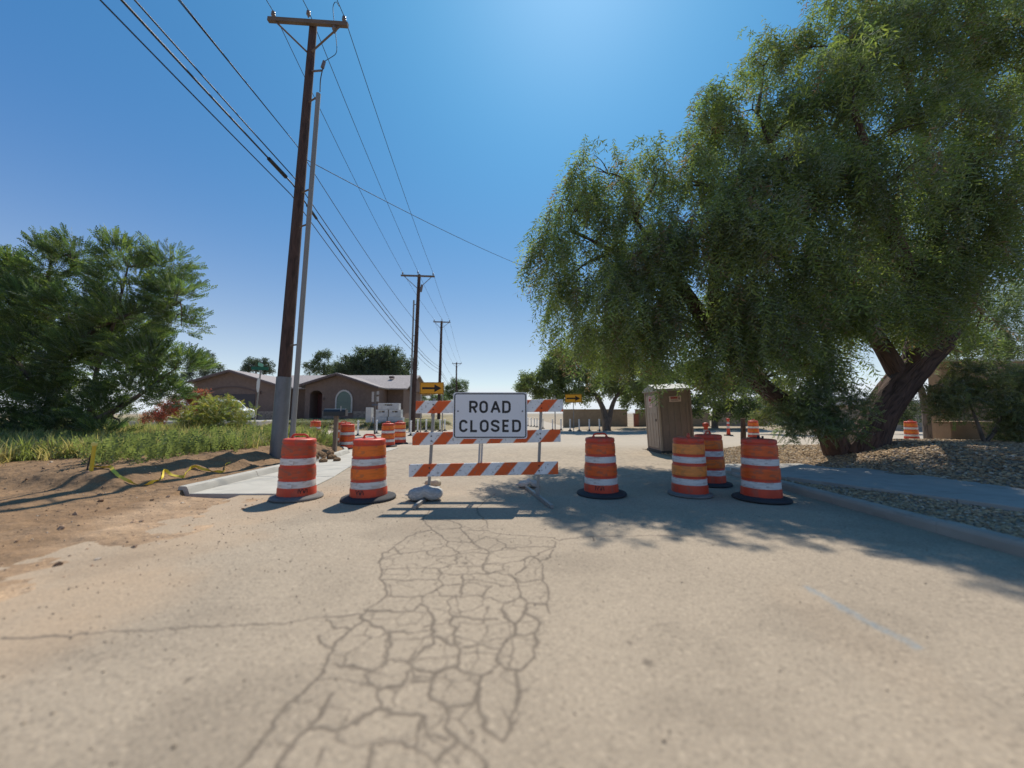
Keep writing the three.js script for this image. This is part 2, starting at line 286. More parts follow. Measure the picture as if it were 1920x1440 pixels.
// land on the far side of the cross street, broken by the closed road
const hFarL = (x, z) => -0.1 + (0.62 + (fbm(x * 0.4, z * 0.4, 3) - 0.5) * 0.15) * sm(CROSS_F, CROSS_F - 2.2, z) * sm(-5.0, -6.5, x) + 0.25 * sm(-33, -40, z) * sm(-6, -10, x);
const hFarR = (x, z) => -0.1 + (0.22 + (fbm(x * 0.4 + 9, z * 0.4, 3) - 0.5) * 0.12) * sm(CROSS_F, CROSS_F - 1.5, z) * sm(5.2, 6.5, x);
struct('verge', sheet(-4.9, -120, CROSS_F, -150, 90, 70, hFarL, 1.6, 1.6), mottled([0.27, 0.215, 0.115], 0.7, 16, 1, {}, 256, 9));
struct('verge', sheet(5.1, 140, CROSS_F, -150, 90, 70, hFarR, 1.6, 1.6), mottled([0.32, 0.25, 0.165], 0.6, 16, 1, {}, 256, 9));

const concTex = c => texRGB(512, 512, (i, j) => { const x = i / 512 * 8, y = j / 512 * 8, k = 0.86 + 0.28 * fbm(x, y, 5, 8) + (hash(i, j) - 0.5) * 0.10 - 0.16 * sm(0.62, 0.78, fbm(x + 3, y * 2, 4, 8)); return [c[0] * k, c[1] * k, c[2] * k]; }, [1 / 2, 1 / 2]);
const newConc = new THREE.MeshStandardMaterial({ map: concTex([0.45, 0.42, 0.36]), roughness: 0.88 });
const oldConc = new THREE.MeshStandardMaterial({ map: concTex([0.34, 0.30, 0.25]), roughness: 0.92 });
const walkConc = new THREE.MeshStandardMaterial({ map: concTex([0.37, 0.345, 0.30]), roughness: 0.9 });
function prism(poly, y0, y1) {                   // closed slab over a polygon of [x, z] points
  const s = new THREE.Shape(poly.map(p => new THREE.Vector2(p[0], -p[1]))), g = new THREE.ExtrudeGeometry(s, { depth: y1 - y0, bevelEnabled: true, bevelThickness: 0.008, bevelSize: 0.006, bevelSegments: 1, bevelOffset: -0.006 });
  return planarUV(g.rotateX(-Math.PI / 2).translate(0, y0, 0));
}
{ // new concrete gutter with its kerb on the left, cast in lengths
  const gut = new THREE.Group(); gut.name = 'gutter'; gut.userData = { kind: 'structure', label: 'new pale concrete gutter pan along the dirt verge' }; scene.add(gut);
  const ke = new THREE.Group(); ke.name = 'kerb'; ke.userData = { kind: 'structure', label: 'new pale concrete kerb along the dirt verge' }; scene.add(ke);
  const pathX = z => cornerL(z);
  const inner = z => lerp(-3.72, -4.5, sm(-7, -12.5, z));
  const zs = [-6.62, -8.4, -10.2, -12.4, -13.4, -14.2, -14.9, -15.35];
  for (let k = 0; k + 1 < zs.length; k++) {
    const a = zs[k] - 0.006, b = zs[k + 1] + 0.006;
    part('gutter_panel', prism([[pathX(a) + 0.02, a], [inner(a) + (k ? 0 : 0.1), a], [inner(b), b], [pathX(b) + 0.02, b]], -0.12, 0.016), newConc, gut);
    // kerb profile: a sloped face and a rounded top, swept from a to b
    const prof = [[0.02, 0.012], [-0.015, 0.10], [-0.035, 0.135], [-0.06, 0.146], [-0.165, 0.148], [-0.18, 0.13], [-0.19, -0.1], [0.02, -0.1]], pos = [], n = prof.length, A = [], B = [];
    for (const [dx, y] of prof) { A.push(V(pathX(a) + dx, y, a)); B.push(V(pathX(b) + dx, y, b)); }
    const tri = (p, q, r) => pos.push(p.x, p.y, p.z, q.x, q.y, q.z, r.x, r.y, r.z);
    for (let i = 0; i < n; i++) { const m = (i + 1) % n; tri(A[i], B[i], A[m]); tri(A[m], B[i], B[m]); }
    for (let i = 1; i + 1 < n; i++) { tri(A[0], A[i], A[i + 1]); tri(B[0], B[i + 1], B[i]); }
    const g = new THREE.BufferGeometry(); g.setAttribute('position', new THREE.Float32BufferAttribute(pos, 3)); part('kerb_stone', planarUV(g), newConc, ke);
  }
}
{ // old kerb on the right, in cast lengths with open joints
  const ke = new THREE.Group(); ke.name = 'kerb_001'; ke.userData = { kind: 'structure', label: 'weathered brown concrete kerb in front of the gravel strip' }; scene.add(ke);
  const zs = [2.6, 0.6, -1.4, -3.1, -4.55, -6.0, -7.4, -8.7];
  for (let k = 0; k + 1 < zs.length; k++) {
    const a = zs[k] - 0.007, b = zs[k + 1] + 0.007, drop = k === zs.length - 2 ? 0.07 : 0, x = ROAD_R + (fbm(k * 3.1, 2, 2) - 0.5) * 0.02;
    const s = new THREE.Shape(); s.moveTo(0, -0.1); s.lineTo(0, 0.09 - drop); s.quadraticCurveTo(0.012, 0.135 - drop, 0.05, 0.14 - drop); s.lineTo(0.155, 0.142 - drop); s.lineTo(0.165, -0.1); s.lineTo(0, -0.1);
    const g = new THREE.ExtrudeGeometry(s, { depth: a - b, bevelEnabled: true, bevelThickness: 0.008, bevelSize: 0.006, bevelSegments: 1, bevelOffset: -0.006, curveSegments: 5 }).translate(x, (hash(k, 5) - 0.5) * 0.012, b);
    part('kerb_stone', planarUV(g), oldConc, ke);
  }
}
{ // footpath on the right, in panels
  const w = new THREE.Group(); w.name = 'sidewalk'; w.userData = { kind: 'structure', label: 'grey concrete footpath curving between gravel beds' }; scene.add(w);
  const near = [[7.3, 3], [7.25, 1], [7.15, -1], [7.0, -3], [6.8, -4.6], [6.36, -5.6], [5.94, -6.45], [5.35, -7.6], [5.0, -8.9], [5.0, -10.2]];
  const far = [[8.8, 3], [8.75, 1], [8.65, -1], [8.55, -3], [8.45, -4.8], [8.4, -5.9], [8.35, -6.8], [8.2, -7.8], [8.0, -8.9], [7.6, -10.3]];
  for (let k = 0; k + 1 < near.length; k++) {
    const sh = (p, q, t) => [lerp(p[0], q[0], t), lerp(p[1], q[1], t)], e = 0.006, y = near[k][1] < -8 ? 0.05 : 0.155 - 0.03 * sm(-5, -8, near[k][1]);
    part('sidewalk_panel', prism([sh(near[k], near[k + 1], e), sh(far[k], far[k + 1], e), sh(far[k], far[k + 1], 1 - e), sh(near[k], near[k + 1], 1 - e)], -0.05, y + (hash(k, 3) - 0.5) * 0.008), walkConc, w);
  }
}
// footpath slab on the near side of the cross street to the left, and a strip in front of the house
struct('sidewalk', prism([[-60, -15.45], [-10.5, -15.45], [-10.5, -14.1], [-60, -14.1]], 0.2, 0.40), walkConc, 'pale concrete path along the cross street behind the weeds');
struct('driveway', prism([[-31, -39.7], [-22, -39.7], [-20.5, -31.2], [-31, -31.2]], 0.3, 0.72), walkConc, 'concrete driveway in front of the garage');
console.log('ground ready');

// loose stones: gravel on the right, clods on the dirt
const stoneGeos = [0, 1, 2].map(k => { const g = new THREE.IcosahedronGeometry(1, 0), P = g.attributes.position; for (let i = 0; i < P.count; i++) { const x = P.getX(i), y = P.getY(i), z = P.getZ(i), q = 0.75 + 0.5 * hash(Math.round(x * 50) + k * 91, Math.round(y * 50) * 7 + Math.round(z * 50)); P.setXYZ(i, x * q, y * q * 0.65, z * q); } g.computeVertexNormals(); return g; });
const stoneMat = mat([1, 1, 1], 0.95);
const inWalk = (x, z) => { const n = [[3, 7.3], [-3, 7.0], [-4.6, 6.8], [-5.6, 6.36], [-6.45, 5.94], [-7.6, 5.35], [-8.9, 5.0], [-10.2, 5]], f = [[3, 8.8], [-4.8, 8.45], [-8.9, 8.0], [-10.3, 7.6]]; const at = (l, zz) => { for (let i = 0; i + 1 < l.length; i++) if (zz <= l[i][0] && zz >= l[i + 1][0]) return lerp(l[i][1], l[i + 1][1], (zz - l[i][0]) / (l[i + 1][0] - l[i][0])); return null; }; const a = at(n, z), b = at(f, z); return a !== null && b !== null && x > a - 0.01 && x < b + 0.01; };
{
  reseed(5); const lists = [[], [], []];
  const put = (x, z, s, c) => { const q = new THREE.Quaternion().setFromEuler(new THREE.Euler(rr(-0.5, 0.5), rr(0, 6.28), rr(-0.5, 0.5))); lists[Math.floor(rnd() * 3)].push({ p: V(x, hRight(x, z) + s * 0.25, z), q, s: V(s * rr(0.8, 1.3), s * rr(0.7, 1.1), s), c }); };
  const tint = () => { const t = rnd(), k = rr(0.55, 1.35); return t < 0.5 ? lin(0.36 * k, 0.25 * k, 0.145 * k) : t < 0.78 ? lin(0.42 * k, 0.29 * k, 0.16 * k) : t < 0.9 ? lin(0.26 * k, 0.20 * k, 0.15 * k) : lin(0.46 * k, 0.38 * k, 0.28 * k); };
  for (let i = 0; i < 15000; i++) { const z = rr(-8.6, 1.0), x = rr(ROAD_R + 0.17, 7.3); if (!inWalk(x, z) && x < 7.3) put(x, z, rr(0.012, 0.028), tint()); }
  for (let i = 0; i < 52000; i++) { const x = 8.0 + 12 * Math.pow(rnd(), 1.2), z = rr(-15, -1.5); if (!inWalk(x, z)) put(x, z, rr(0.018, 0.042), tint()); }
  for (let i = 0; i < 5000; i++) { const x = rr(5.1, 9), z = rr(-15, -10.4); put(x, z, rr(0.012, 0.03), tint()); }
  const g = new THREE.Group(); g.name = 'gravel'; g.userData = { kind: 'stuff', label: 'loose tan and grey landscape gravel beside the footpath', category: 'gravel' }; scene.add(g);
  lists.forEach((l, k) => instances('stone', stoneGeos[k], stoneMat, l, g));
}
{
  reseed(6); const lists = [[], [], []];
  for (let i = 0; i < 6500; i++) {
    const z = rr(-11, 1.5), x = ROAD_L + 0.5 - 9 * Math.pow(rnd(), 1.4); if (z < -6.5 && x > KERB_L - 0.25) continue; const h = hLeft(x, z); if (h < -0.01) continue;
    if (ROAD_L - x < 1.6 && rnd() < 0.6) continue; const big = rnd() < 0.03, s = big ? rr(0.02, 0.045) : rr(0.004, 0.014), k = rr(0.9, 1.6);
    lists[i % 3].push({ p: V(x, h + s * 0.2, z), q: new THREE.Quaternion().setFromEuler(new THREE.Euler(rr(-1, 1), rr(0, 6), rr(-1, 1))), s: V(s, s * 0.8, s), c: rnd() < 0.15 ? lin(0.36 * k, 0.29 * k, 0.22 * k) : lin(0.24 * k, 0.155 * k, 0.10 * k) });
  }
  const g = new THREE.Group(); g.name = 'dirt_clods'; g.userData = { kind: 'stuff', label: 'small clods and pebbles scattered over the bare dirt verge', category: 'dirt' }; scene.add(g);
  lists.forEach((l, k) => instances('clod', stoneGeos[k], stoneMat, l, g));
}
{ // litter of grit on the road
  reseed(61); const l = []; for (let i = 0; i < 900; i++) { const u = rnd(), x = u < 0.6 ? ROAD_L + 2.2 * rnd() ** 2 : rr(-3, 4.8), z = rr(-8, -0.8), s = rr(0.003, 0.008), k = rr(0.6, 1.2); l.push({ p: V(x, s * 0.4, z), q: new THREE.Quaternion().setFromEuler(new THREE.Euler(rr(-1, 1), rr(0, 6), 0)), s: V(s, s, s), c: lin(0.27 * k, 0.21 * k, 0.15 * k) }); }
  const g = new THREE.Group(); g.name = 'grit'; g.userData = { kind: 'stuff', label: 'grit and small stones strewn over the asphalt', category: 'grit' }; scene.add(g); instances('pebble', stoneGeos[1], stoneMat, l, g);
}

// ───────────────────────── foliage kit ─────────────────────────
function leafGeo(list) {                         // list of {p, d, n, l, w}: a pointed blade from p along d
  const pos = [];
  for (const { p, d, n, l, w } of list) {
    const s = d.clone().cross(n).normalize().multiplyScalar(w / 2), m = p.clone().addScaledVector(d, l * 0.45), e = p.clone().addScaledVector(d, l).addScaledVector(n, -l * 0.08), a = m.clone().add(s), b = m.clone().sub(s);
    pos.push(p.x, p.y, p.z, b.x, b.y, b.z, a.x, a.y, a.z, a.x, a.y, a.z, b.x, b.y, b.z, e.x, e.y, e.z);
  }
  const g = new THREE.BufferGeometry(); g.setAttribute('position', new THREE.Float32BufferAttribute(pos, 3)); g.computeVertexNormals(); return g;
}
const rdir = () => { const z = rr(-1, 1), a = rr(0, 6.2832), r = Math.sqrt(1 - z * z); return V(r * Math.cos(a), z, r * Math.sin(a)); };
reseed(101);
const droopTwigs = [0, 1, 2, 3].map(() => {      // a hanging shoot with narrow leaflets; hangs along -y
  const L = [], len = rr(0.6, 0.9), bend = rr(0.1, 0.35), a0 = rr(0, 6.28);
  for (let i = 0; i < 20; i++) {
    const t = (i + 0.5) / 20, p = V(Math.cos(a0) * bend * (1 - (1 - t) ** 2) * 0.8, -len * t, Math.sin(a0) * bend * (1 - (1 - t) ** 2) * 0.8), a = i * 2.4 + rr(-0.4, 0.4), d = V(Math.cos(a), rr(-1.1, -0.3), Math.sin(a)).normalize();
    L.push({ p, d, n: rdir(), l: rr(0.11, 0.18), w: rr(0.022, 0.036) });
  }
  return leafGeo(L);
});
const sprayTwigs = [0, 1, 2].map(() => {         // a shoot along +y with oval leaves in two rows
  const L = [], len = rr(0.45, 0.65);
  for (let i = 0; i < 18; i++) { const t = (i + 1) / 18, side = i % 2 ? 1 : -1, p = V(rr(-0.01, 0.01), len * t, rr(-0.01, 0.01)); L.push({ p, d: V(side * rr(0.7, 1), rr(0.3, 0.8), rr(-0.35, 0.35)).normalize(), n: V(rr(-0.4, 0.4), rr(-0.4, 0.4), 1).normalize(), l: rr(0.075, 0.11), w: rr(0.042, 0.06) }); }
  return leafGeo(L);
});
const clumpTwigs = [0, 1, 2].map(() => { const L = []; for (let i = 0; i < 22; i++) { const p = rdir().multiplyScalar(rr(0.05, 0.5)); L.push({ p, d: rdir(), n: rdir(), l: rr(0.14, 0.26), w: rr(0.08, 0.14) }); } return leafGeo(L); });   // for far crowns
const leafMat = (rough = 1, tr = 0.6) => new THREE.MeshPhysicalMaterial({ color: 0xffffff, roughness: rough, transmission: tr, thickness: 0, side: THREE.DoubleSide });
const LEAF = leafMat(), LEAFFAR = leafMat(1, 0.45);
const DOWN = V(0, -1, 0), UP = V(0, 1, 0);
function crown(parent, lobes, twigs, material, per, mode, tint, scl = [0.8, 1.3], clump = 0.34) {
  const lists = twigs.map(() => []), base = parent.position;
  for (const [c, r, dens = 1] of lobes) {
    const area = (r.x * r.y + r.y * r.z + r.x * r.z) / 3, n = Math.round(per * dens * area), R = Math.cbrt(r.x * r.y * r.z), cr = clump * Math.sqrt(R), nc = Math.max(6, Math.round(2.6 * area / (cr * cr))), tufts = [];
    for (let k = 0; k < nc; k++) { const d = rdir(); if (d.y < -0.3 && rnd() < 0.4) d.y *= -1; const q = rr(0.45, 1.0) ** 0.7 * (0.78 + 0.44 * rnd()); tufts.push([V(c.x + d.x * r.x * q, c.y + d.y * r.y * q, c.z + d.z * r.z * q), d, cr * rr(0.6, 1.25), rr(0.75, 1.2)]); }
    for (let i = 0; i < n; i++) {
      const [tc, d, tr, tb] = tufts[Math.floor(rnd() * nc)], e = rdir().multiplyScalar(tr * Math.cbrt(rnd())), p = tc.clone().add(e); if (mode === 'droop') p.y += rr(-0.25, 0.35);
      let dir;
      if (mode === 'droop') dir = V(d.x * rr(0, 0.6) + e.x * 0.4, -1 + Math.max(0, d.y) * rr(0, 0.7), d.z * rr(0, 0.6) + e.z * 0.4).normalize();
      else if (mode === 'spray') dir = V(d.x + e.x / tr * 0.7, d.y * 0.6 + rr(0.1, 0.7), d.z + e.z / tr * 0.7).normalize();
      else dir = rdir();
      const q = new THREE.Quaternion().setFromUnitVectors(mode === 'droop' ? DOWN : UP, dir).multiply(instQ.setFromAxisAngle(UP, rr(0, 6.28)));
      const s = rr(...scl), col = tint(d); lists[Math.floor(rnd() * twigs.length)].push({ p: p.sub(base), q: q.clone(), s: V(s, s, s), c: col.multiplyScalar(tb) });
    }
  }
  lists.forEach((l, k) => l.length && instances('foliage', twigs[k], material, l, parent));
  return lists.reduce((a, l) => a + l.length, 0);
}
const furrow = (i, j) => { const x = i / 256 * 20, y = j / 512 * 5, w = vn(x * 0.35, y * 0.9) * 3; return 0.6 * fbm(x + w, y, 4) + 0.4 * vn(x * 2.1 + w * 2, y * 2.2); };
const barkTex = (c, d) => texRGB(256, 512, (i, j) => { const r = furrow(i, j), k = 0.45 + 1.1 * r + (hash(i, j) - 0.5) * 0.22, e = 0.6 * sm(0.46, 0.28, r); return [lerp(c[0] * k, d[0], e), lerp(c[1] * k, d[1], e), lerp(c[2] * k, d[2], e)]; }, [0.8, 0.5]);
const barkBump = texV(256, 512, (i, j) => furrow(i, j), [0.8, 0.5]);
const bark = new THREE.MeshStandardMaterial({ map: barkTex([0.095, 0.058, 0.043], [0.035, 0.022, 0.016]), bumpMap: barkBump, bumpScale: 0.06, roughness: 0.95 });
const barkGrey = new THREE.MeshStandardMaterial({ map: barkTex([0.15, 0.12, 0.095], [0.05, 0.04, 0.03]), bumpMap: barkBump, bumpScale: 0.03, roughness: 0.95 });
const lobe = (u, v, ru, rv, D, deep = 0.8, dens = 1) => { const c = At(u, v, D), k = D / FPX; return [c, V(ru * k, rv * k, (ru + rv) / 2 * k * deep), dens]; };
function twigsTo(lobes, anchors, r0 = 0.05, r1 = 0.012) {      // branches from the limbs into each lobe
  const out = [];
  for (const [c, r] of lobes) {
    let best = anchors[0], bd = 1e9; for (const a of anchors) { const d = a.distanceTo(c) + Math.max(0, a.y - c.y) * 0.8; if (d < bd) { bd = d; best = a; } }
    const mid = best.clone().lerp(c, 0.5).add(V(rr(-0.3, 0.3), rr(0.05, 0.5), rr(-0.3, 0.3)));
    out.push(limb([best, mid, c], [Math.min(r0, 0.018 * bd + 0.02), r1 * 2, r1], 8, 6));
    for (let k = 0; k < 3; k++) { const d = rdir(); d.y = Math.abs(d.y) * 0.5; const e = V(c.x + d.x * r.x * 0.9, c.y + d.y * r.y * 0.9, c.z + d.z * r.z * 0.9), f = mid.clone().lerp(c, 0.5); out.push(limb([f, f.clone().lerp(e, 0.5).add(V(0, 0.12, 0)), e], [r1 * 1.5, r1, r1 * 0.5], 6, 5)); }
  }
  return out;
}
const samplePts = (pts, n) => new THREE.CatmullRomCurve3(pts).getPoints(n);

// ───────────────────────── the big drooping tree ─────────────────────────
{
  reseed(202);
  const D0 = 11, root = At(1612, 830, D0), t = thing('weeping_tree', 'huge drooping feathery tree with thick leaning trunk on the gravel mound', 'tree', V(root.x, hRight(root.x, root.z) - 0.05, root.z));
  const o = t.position, loc = l => l.map(p => p.clone().sub(o));
  const main = [V(o.x - 0.1, o.y - 0.25, o.z), At(1650, 775, 11), At(1690, 718, 11), At(1735, 672, 11), At(1765, 645, 11)];
  const second = [V(o.x - 0.5, o.y - 0.25, o.z - 0.1), At(1545, 795, 11), At(1480, 762, 10.9), At(1420, 715, 10.7), At(1340, 625, 10.6), At(1255, 500, 10.8), At(1190, 410, 11.2)];
  const limbs = [
    [[At(1690, 712, 11), At(1655, 650, 11), At(1612, 590, 10.8), At(1540, 470, 10.5), At(1470, 330, 10.3), At(1420, 210, 10.8)], [0.24, 0.18, 0.13, 0.10, 0.07, 0.04]],
    [[At(1715, 690, 11), At(1735, 580, 10.8), At(1755, 430, 10.5), At(1730, 260, 10.2), At(1690, 110, 10.2)], [0.32, 0.22, 0.15, 0.11, 0.06]],
    [[At(1745, 665, 11), At(1800, 590, 11), At(1850, 470, 10.8), At(1920, 300, 10.6), At(1980, 120, 10.6)], [0.28, 0.19, 0.14, 0.10, 0.06]],
    [[At(1735, 580, 10.8), At(1690, 470, 9.8), At(1640, 330, 9.2), At(1600, 200, 8.9)], [0.2, 0.16, 0.11, 0.06]],
    [[At(1340, 625, 10.6), At(1340, 500, 10.2), At(1380, 360, 10.2), At(1400, 250, 10.6)], [0.16, 0.12, 0.08, 0.05]],
    [[At(1255, 500, 10.8), At(1150, 470, 11), At(1070, 430, 11.3)], [0.1, 0.06, 0.03]],
  ];
  part('trunk', limb(loc(main), [0.54, 0.43, 0.40, 0.38, 0.30], 40, 40, 0.20), bark, t);
  part('trunk', limb(loc(second), [0.34, 0.27, 0.23, 0.23, 0.18, 0.1, 0.05], 44, 24, 0.18), bark, t, 'low second trunk leaning over toward the road');
  for (const [p, r] of limbs) part('limb', limb(loc(p), r, 28, 16, 0.15), bark, t);
  const L = [
    [1050, 470, 58, 70, 11], [1048, 560, 50, 75, 11], [1085, 395, 60, 62, 11.4], [1118, 320, 46, 52, 11.6], [1128, 620, 62, 78, 11], [1200, 560, 90, 120, 10.6], [1195, 420, 78, 86, 11], [1232, 318, 46, 50, 11.6],
    [1195, 640, 60, 46, 11], [1285, 600, 80, 76, 10.6], [1325, 500, 100, 118, 10.1], [1320, 365, 84, 86, 10.6], [1330, 250, 56, 66, 11.2], [1385, 650, 80, 72, 10.6], [1440, 500, 100, 115, 9.8], [1430, 355, 100, 100, 10],
    [1410, 205, 72, 78, 11], [1432, 108, 40, 52, 11.6], [1485, 92, 40, 50, 11.6], [1530, 215, 96, 100, 10.4], [1475, 650, 62, 66, 11], [1545, 600, 76, 74, 11], [1560, 430, 100, 110, 10], [1545, 330, 80, 80, 9.6],
    [1655, 110, 96, 92, 10.2], [1640, 285, 100, 104, 9.6, 0.8, 0.8], [1650, 470, 92, 86, 11], [1765, 60, 120, 105, 10], [1760, 240, 112, 104, 9.6, 0.8, 0.8], [1740, 400, 92, 84, 10.6], [1880, 120, 110, 115, 10], [1885, 300, 100, 100, 10], [1725, 520, 84, 72, 12],
    [1640, 590, 60, 52, 13], [1745, 600, 60, 45, 12.5], [1700, -70, 170, 95, 10.4, 0.8, 0.65], [1900, -70, 150, 110, 10.4, 0.8, 0.6], [2040, 120, 120, 150, 10.5, 0.8, 0.5], [2030, 330, 110, 90, 10.5, 0.8, 0.5], [1600, 130, 80, 80, 8.7, 0.8, 0.5], [1700, 330, 80, 80, 8.4, 0.8, 0.5], [1480, 300, 70, 70, 8.8, 0.8, 0.6], [1380, 420, 70, 80, 8.9],
    [1820, 640, 50, 36, 13], [1890, 410, 60, 40, 10.5], [1500, 560, 70, 70, 9.6], [1400, 600, 70, 66, 9.8], [1600, 520, 70, 66, 9.6], [1640, 590, 50, 44, 10], [1700, 560, 60, 50, 10], [1430, 670, 50, 44, 10], [1350, 680, 46, 36, 10.2], [1150, 560, 60, 80, 10], [1770, 500, 60, 60, 9.8], [1520, 660, 46, 44, 10.2], [1770, 580, 60, 44, 10.2], [1850, 480, 60, 46, 10], [1830, 380, 70, 60, 9.6], [1560, 680, 36, 30, 10.6], [1460, 420, 60, 60, 8.8, 0.8, 0.6], [1250, 470, 60, 70, 9.8],
  ].map(a => lobe(...a));
  const anchors = [...limbs.flatMap(([p]) => samplePts(p, 10).slice(3)), ...samplePts(second, 12).slice(6)];
  part('branch', twigsTo(L, anchors, 0.07, 0.014).map(g => g.translate(-o.x, -o.y, -o.z)), bark, t);
  const tint = (d, k) => { const u = rnd(), b = rr(0.65, 1.3); return u < 0.045 ? lin(0.30 * b, 0.20 * b, 0.09 * b) : u < 0.35 ? lin(0.26 * b, 0.325 * b, 0.055 * b) : u < 0.85 ? lin(0.175 * b, 0.255 * b, 0.055 * b) : lin(0.20 * b, 0.25 * b, 0.10 * b); };
  console.log('big tree twigs', crown(t, L, droopTwigs, LEAF, 330, 'droop', tint, [0.8, 1.35], 0.36));
}
// ───────────────────────── the elm on the left ─────────────────────────
{
  reseed(303);
  const root = At(92, 838, 11.6), t = thing('elm_tree', 'dense leafy green tree with low branches standing in the weeds', 'tree', V(root.x, hLeft(root.x, root.z) - 0.05, root.z));
  const o = t.position, loc = l => l.map(p => p.clone().sub(o));
  const P = [
    [[V(o.x, o.y - 0.2, o.z), At(95, 760, 11.6), At(100, 680, 11.5), At(85, 590, 11.5), At(95, 490, 11.5)], [0.16, 0.13, 0.1, 0.07, 0.03]],
    [[V(o.x + 0.05, o.y - 0.1, o.z), At(140, 805, 11.5), At(200, 778, 11.3), At(270, 735, 11.2), At(330, 690, 11.2)], [0.13, 0.11, 0.09, 0.05, 0.02]],
    [[At(150, 800, 11.5), At(172, 760, 11.4), At(180, 700, 11.3), At(215, 600, 11.2), At(240, 500, 11.2)], [0.06, 0.06, 0.05, 0.04, 0.02]],
    [[At(98, 720, 11.6), At(150, 640, 11.2), At(240, 590, 11), At(330, 570, 11)], [0.07, 0.06, 0.04, 0.02]],
    [[At(95, 750, 11.6), At(40, 690, 11.4), At(-30, 620, 11.4), At(-60, 540, 11.4)], [0.09, 0.07, 0.05, 0.02]],
  ];
  P.forEach(([p, r], i) => part(i ? 'limb' : 'trunk', limb(loc(p), r, 22, 12, 0.12), barkGrey, t));
  const L = [
    [30, 530, 52, 52, 11.6], [95, 500, 36, 50, 11.6], [140, 492, 34, 44, 11.4], [60, 590, 70, 60, 11], [150, 590, 62, 60, 11.2], [222, 490, 40, 42, 11.4], [250, 545, 52, 60, 11.2], [235, 610, 62, 56, 11], [318, 500, 36, 34, 11.3], [325, 560, 44, 44, 11.1], [340, 612, 34, 22, 11],
    [70, 670, 84, 66, 11.2], [170, 680, 74, 60, 11.2], [265, 680, 66, 44, 11.2], [335, 690, 46, 28, 11.4], [250, 735, 64, 34, 11.2], [310, 740, 34, 26, 11.4], [40, 755, 70, 56, 11.2], [125, 750, 66, 46, 11.6], [190, 770, 46, 24, 11.2], [190, 815, 34, 18, 11], [20, 815, 56, 28, 11], [95, 800, 60, 26, 11.3], [150, 795, 44, 20, 11.8],
    [-60, 560, 80, 90, 11.4], [-60, 700, 90, 90, 11.4], [100, 640, 80, 70, 12.4], [230, 640, 60, 60, 12.2],
  ].map(a => lobe(...a));
  part('branch', twigsTo(L, P.flatMap(([p]) => samplePts(p, 8).slice(3)), 0.04, 0.008).map(g => g.translate(-o.x, -o.y, -o.z)), barkGrey, t);
  const tint = d => { const u = rnd(), b = rr(0.6, 1.3); return u < 0.3 ? lin(0.20 * b, 0.275 * b, 0.045 * b) : lin(0.115 * b, 0.190 * b, 0.042 * b); };
  console.log('elm twigs', crown(t, L, sprayTwigs, LEAF, 1050, 'spray', tint, [0.42, 0.74], 0.21));
}
// ───────────────────────── smaller trees and shrubs ─────────────────────────
function plant(name, label, category, rootU, rootV, D, gh, trunkPx, L0, twigs, per, mode, cols, scl, group, material = LEAFFAR, bk = barkGrey) {
  const r = At(rootU, rootV, D), t = thing(name, label, category, V(r.x, gh - 0.05, r.z), 0, group), o = t.position;
  trunkPx.forEach(([pts, rad], i) => part(i ? 'limb' : 'trunk', limb([V(0, -0.1, 0).add(i ? V(0, 0.15, 0) : V(0, 0, 0)), ...pts.map(([u, v, d = D]) => At(u, v, d).sub(o))], rad, 14, 9, 0.1), bk, t));
  crown(t, L0.map(a => lobe(a[0], a[1], a[2], a[3], a[4] ?? D, a[5] ?? 1, a[6] ?? 1)), twigs, material, per, mode, () => { const c = cols[Math.floor(rnd() * cols.length)], b = rr(0.6, 1.3); return lin(c[0] * b, c[1] * b, c[2] * b); }, scl);
  return t;
}
reseed(404);
const GD = [[0.085, 0.125, 0.04], [0.11, 0.15, 0.045]], GM = [[0.17, 0.23, 0.06], [0.12, 0.18, 0.045]], GY = [[0.26, 0.28, 0.06], [0.20, 0.25, 0.06]];
plant('mesquite_tree', 'spreading light green tree with forked dark trunk before the low tan wall', 'tree', 1138, 803, 31, 0.1, [[[[1132, 770], [1120, 745], [1095, 712]], [0.36, 0.24, 0.16, 0.06]], [[[1146, 768], [1155, 745], [1180, 715]], [0.3, 0.2, 0.14, 0.05]]],
  [[1000, 722, 28, 22], [1035, 712, 34, 28], [1045, 690, 30, 24], [1085, 680, 36, 32], [1075, 722, 36, 24], [1120, 690, 36, 36], [1130, 728, 34, 20], [1165, 700, 36, 40], [1185, 735, 26, 20], [1105, 660, 30, 22], [1150, 655, 30, 26], [978, 728, 16, 10], [1015, 740, 26, 12], [1060, 745, 30, 12], [1100, 745, 26, 12], [1210, 710, 36, 36], [1055, 668, 24, 18]], clumpTwigs, 170, 'any', [[0.25, 0.31, 0.075], [0.17, 0.23, 0.055]], [0.55, 0.9]);
plant('dark_tree', 'broad dark green tree rising behind the brown house roof', 'tree', 700, 790, 56, 0.5, [[[[700, 750], [700, 700]], [0.4, 0.3, 0.15]]], [[655, 690, 26, 20], [690, 680, 30, 26], [725, 675, 30, 24], [748, 700, 26, 36], [760, 735, 24, 36], [700, 715, 40, 30], [740, 745, 30, 40], [760, 760, 24, 24], [640, 702, 20, 12], [672, 700, 26, 16], [715, 690, 26, 20]], clumpTwigs, 80, 'any', GD, [0.9, 1.5]);
plant('pine_tree', 'upright tufted tree behind the middle of the house roof', 'tree', 605, 790, 60, 0.5, [[[[606, 740], [608, 680]], [0.3, 0.25, 0.1]]], [[607, 672, 15, 14], [585, 686, 15, 11], [600, 700, 24, 14], [625, 690, 12, 12]], clumpTwigs, 60, 'any', GD, [0.7, 1.2]);
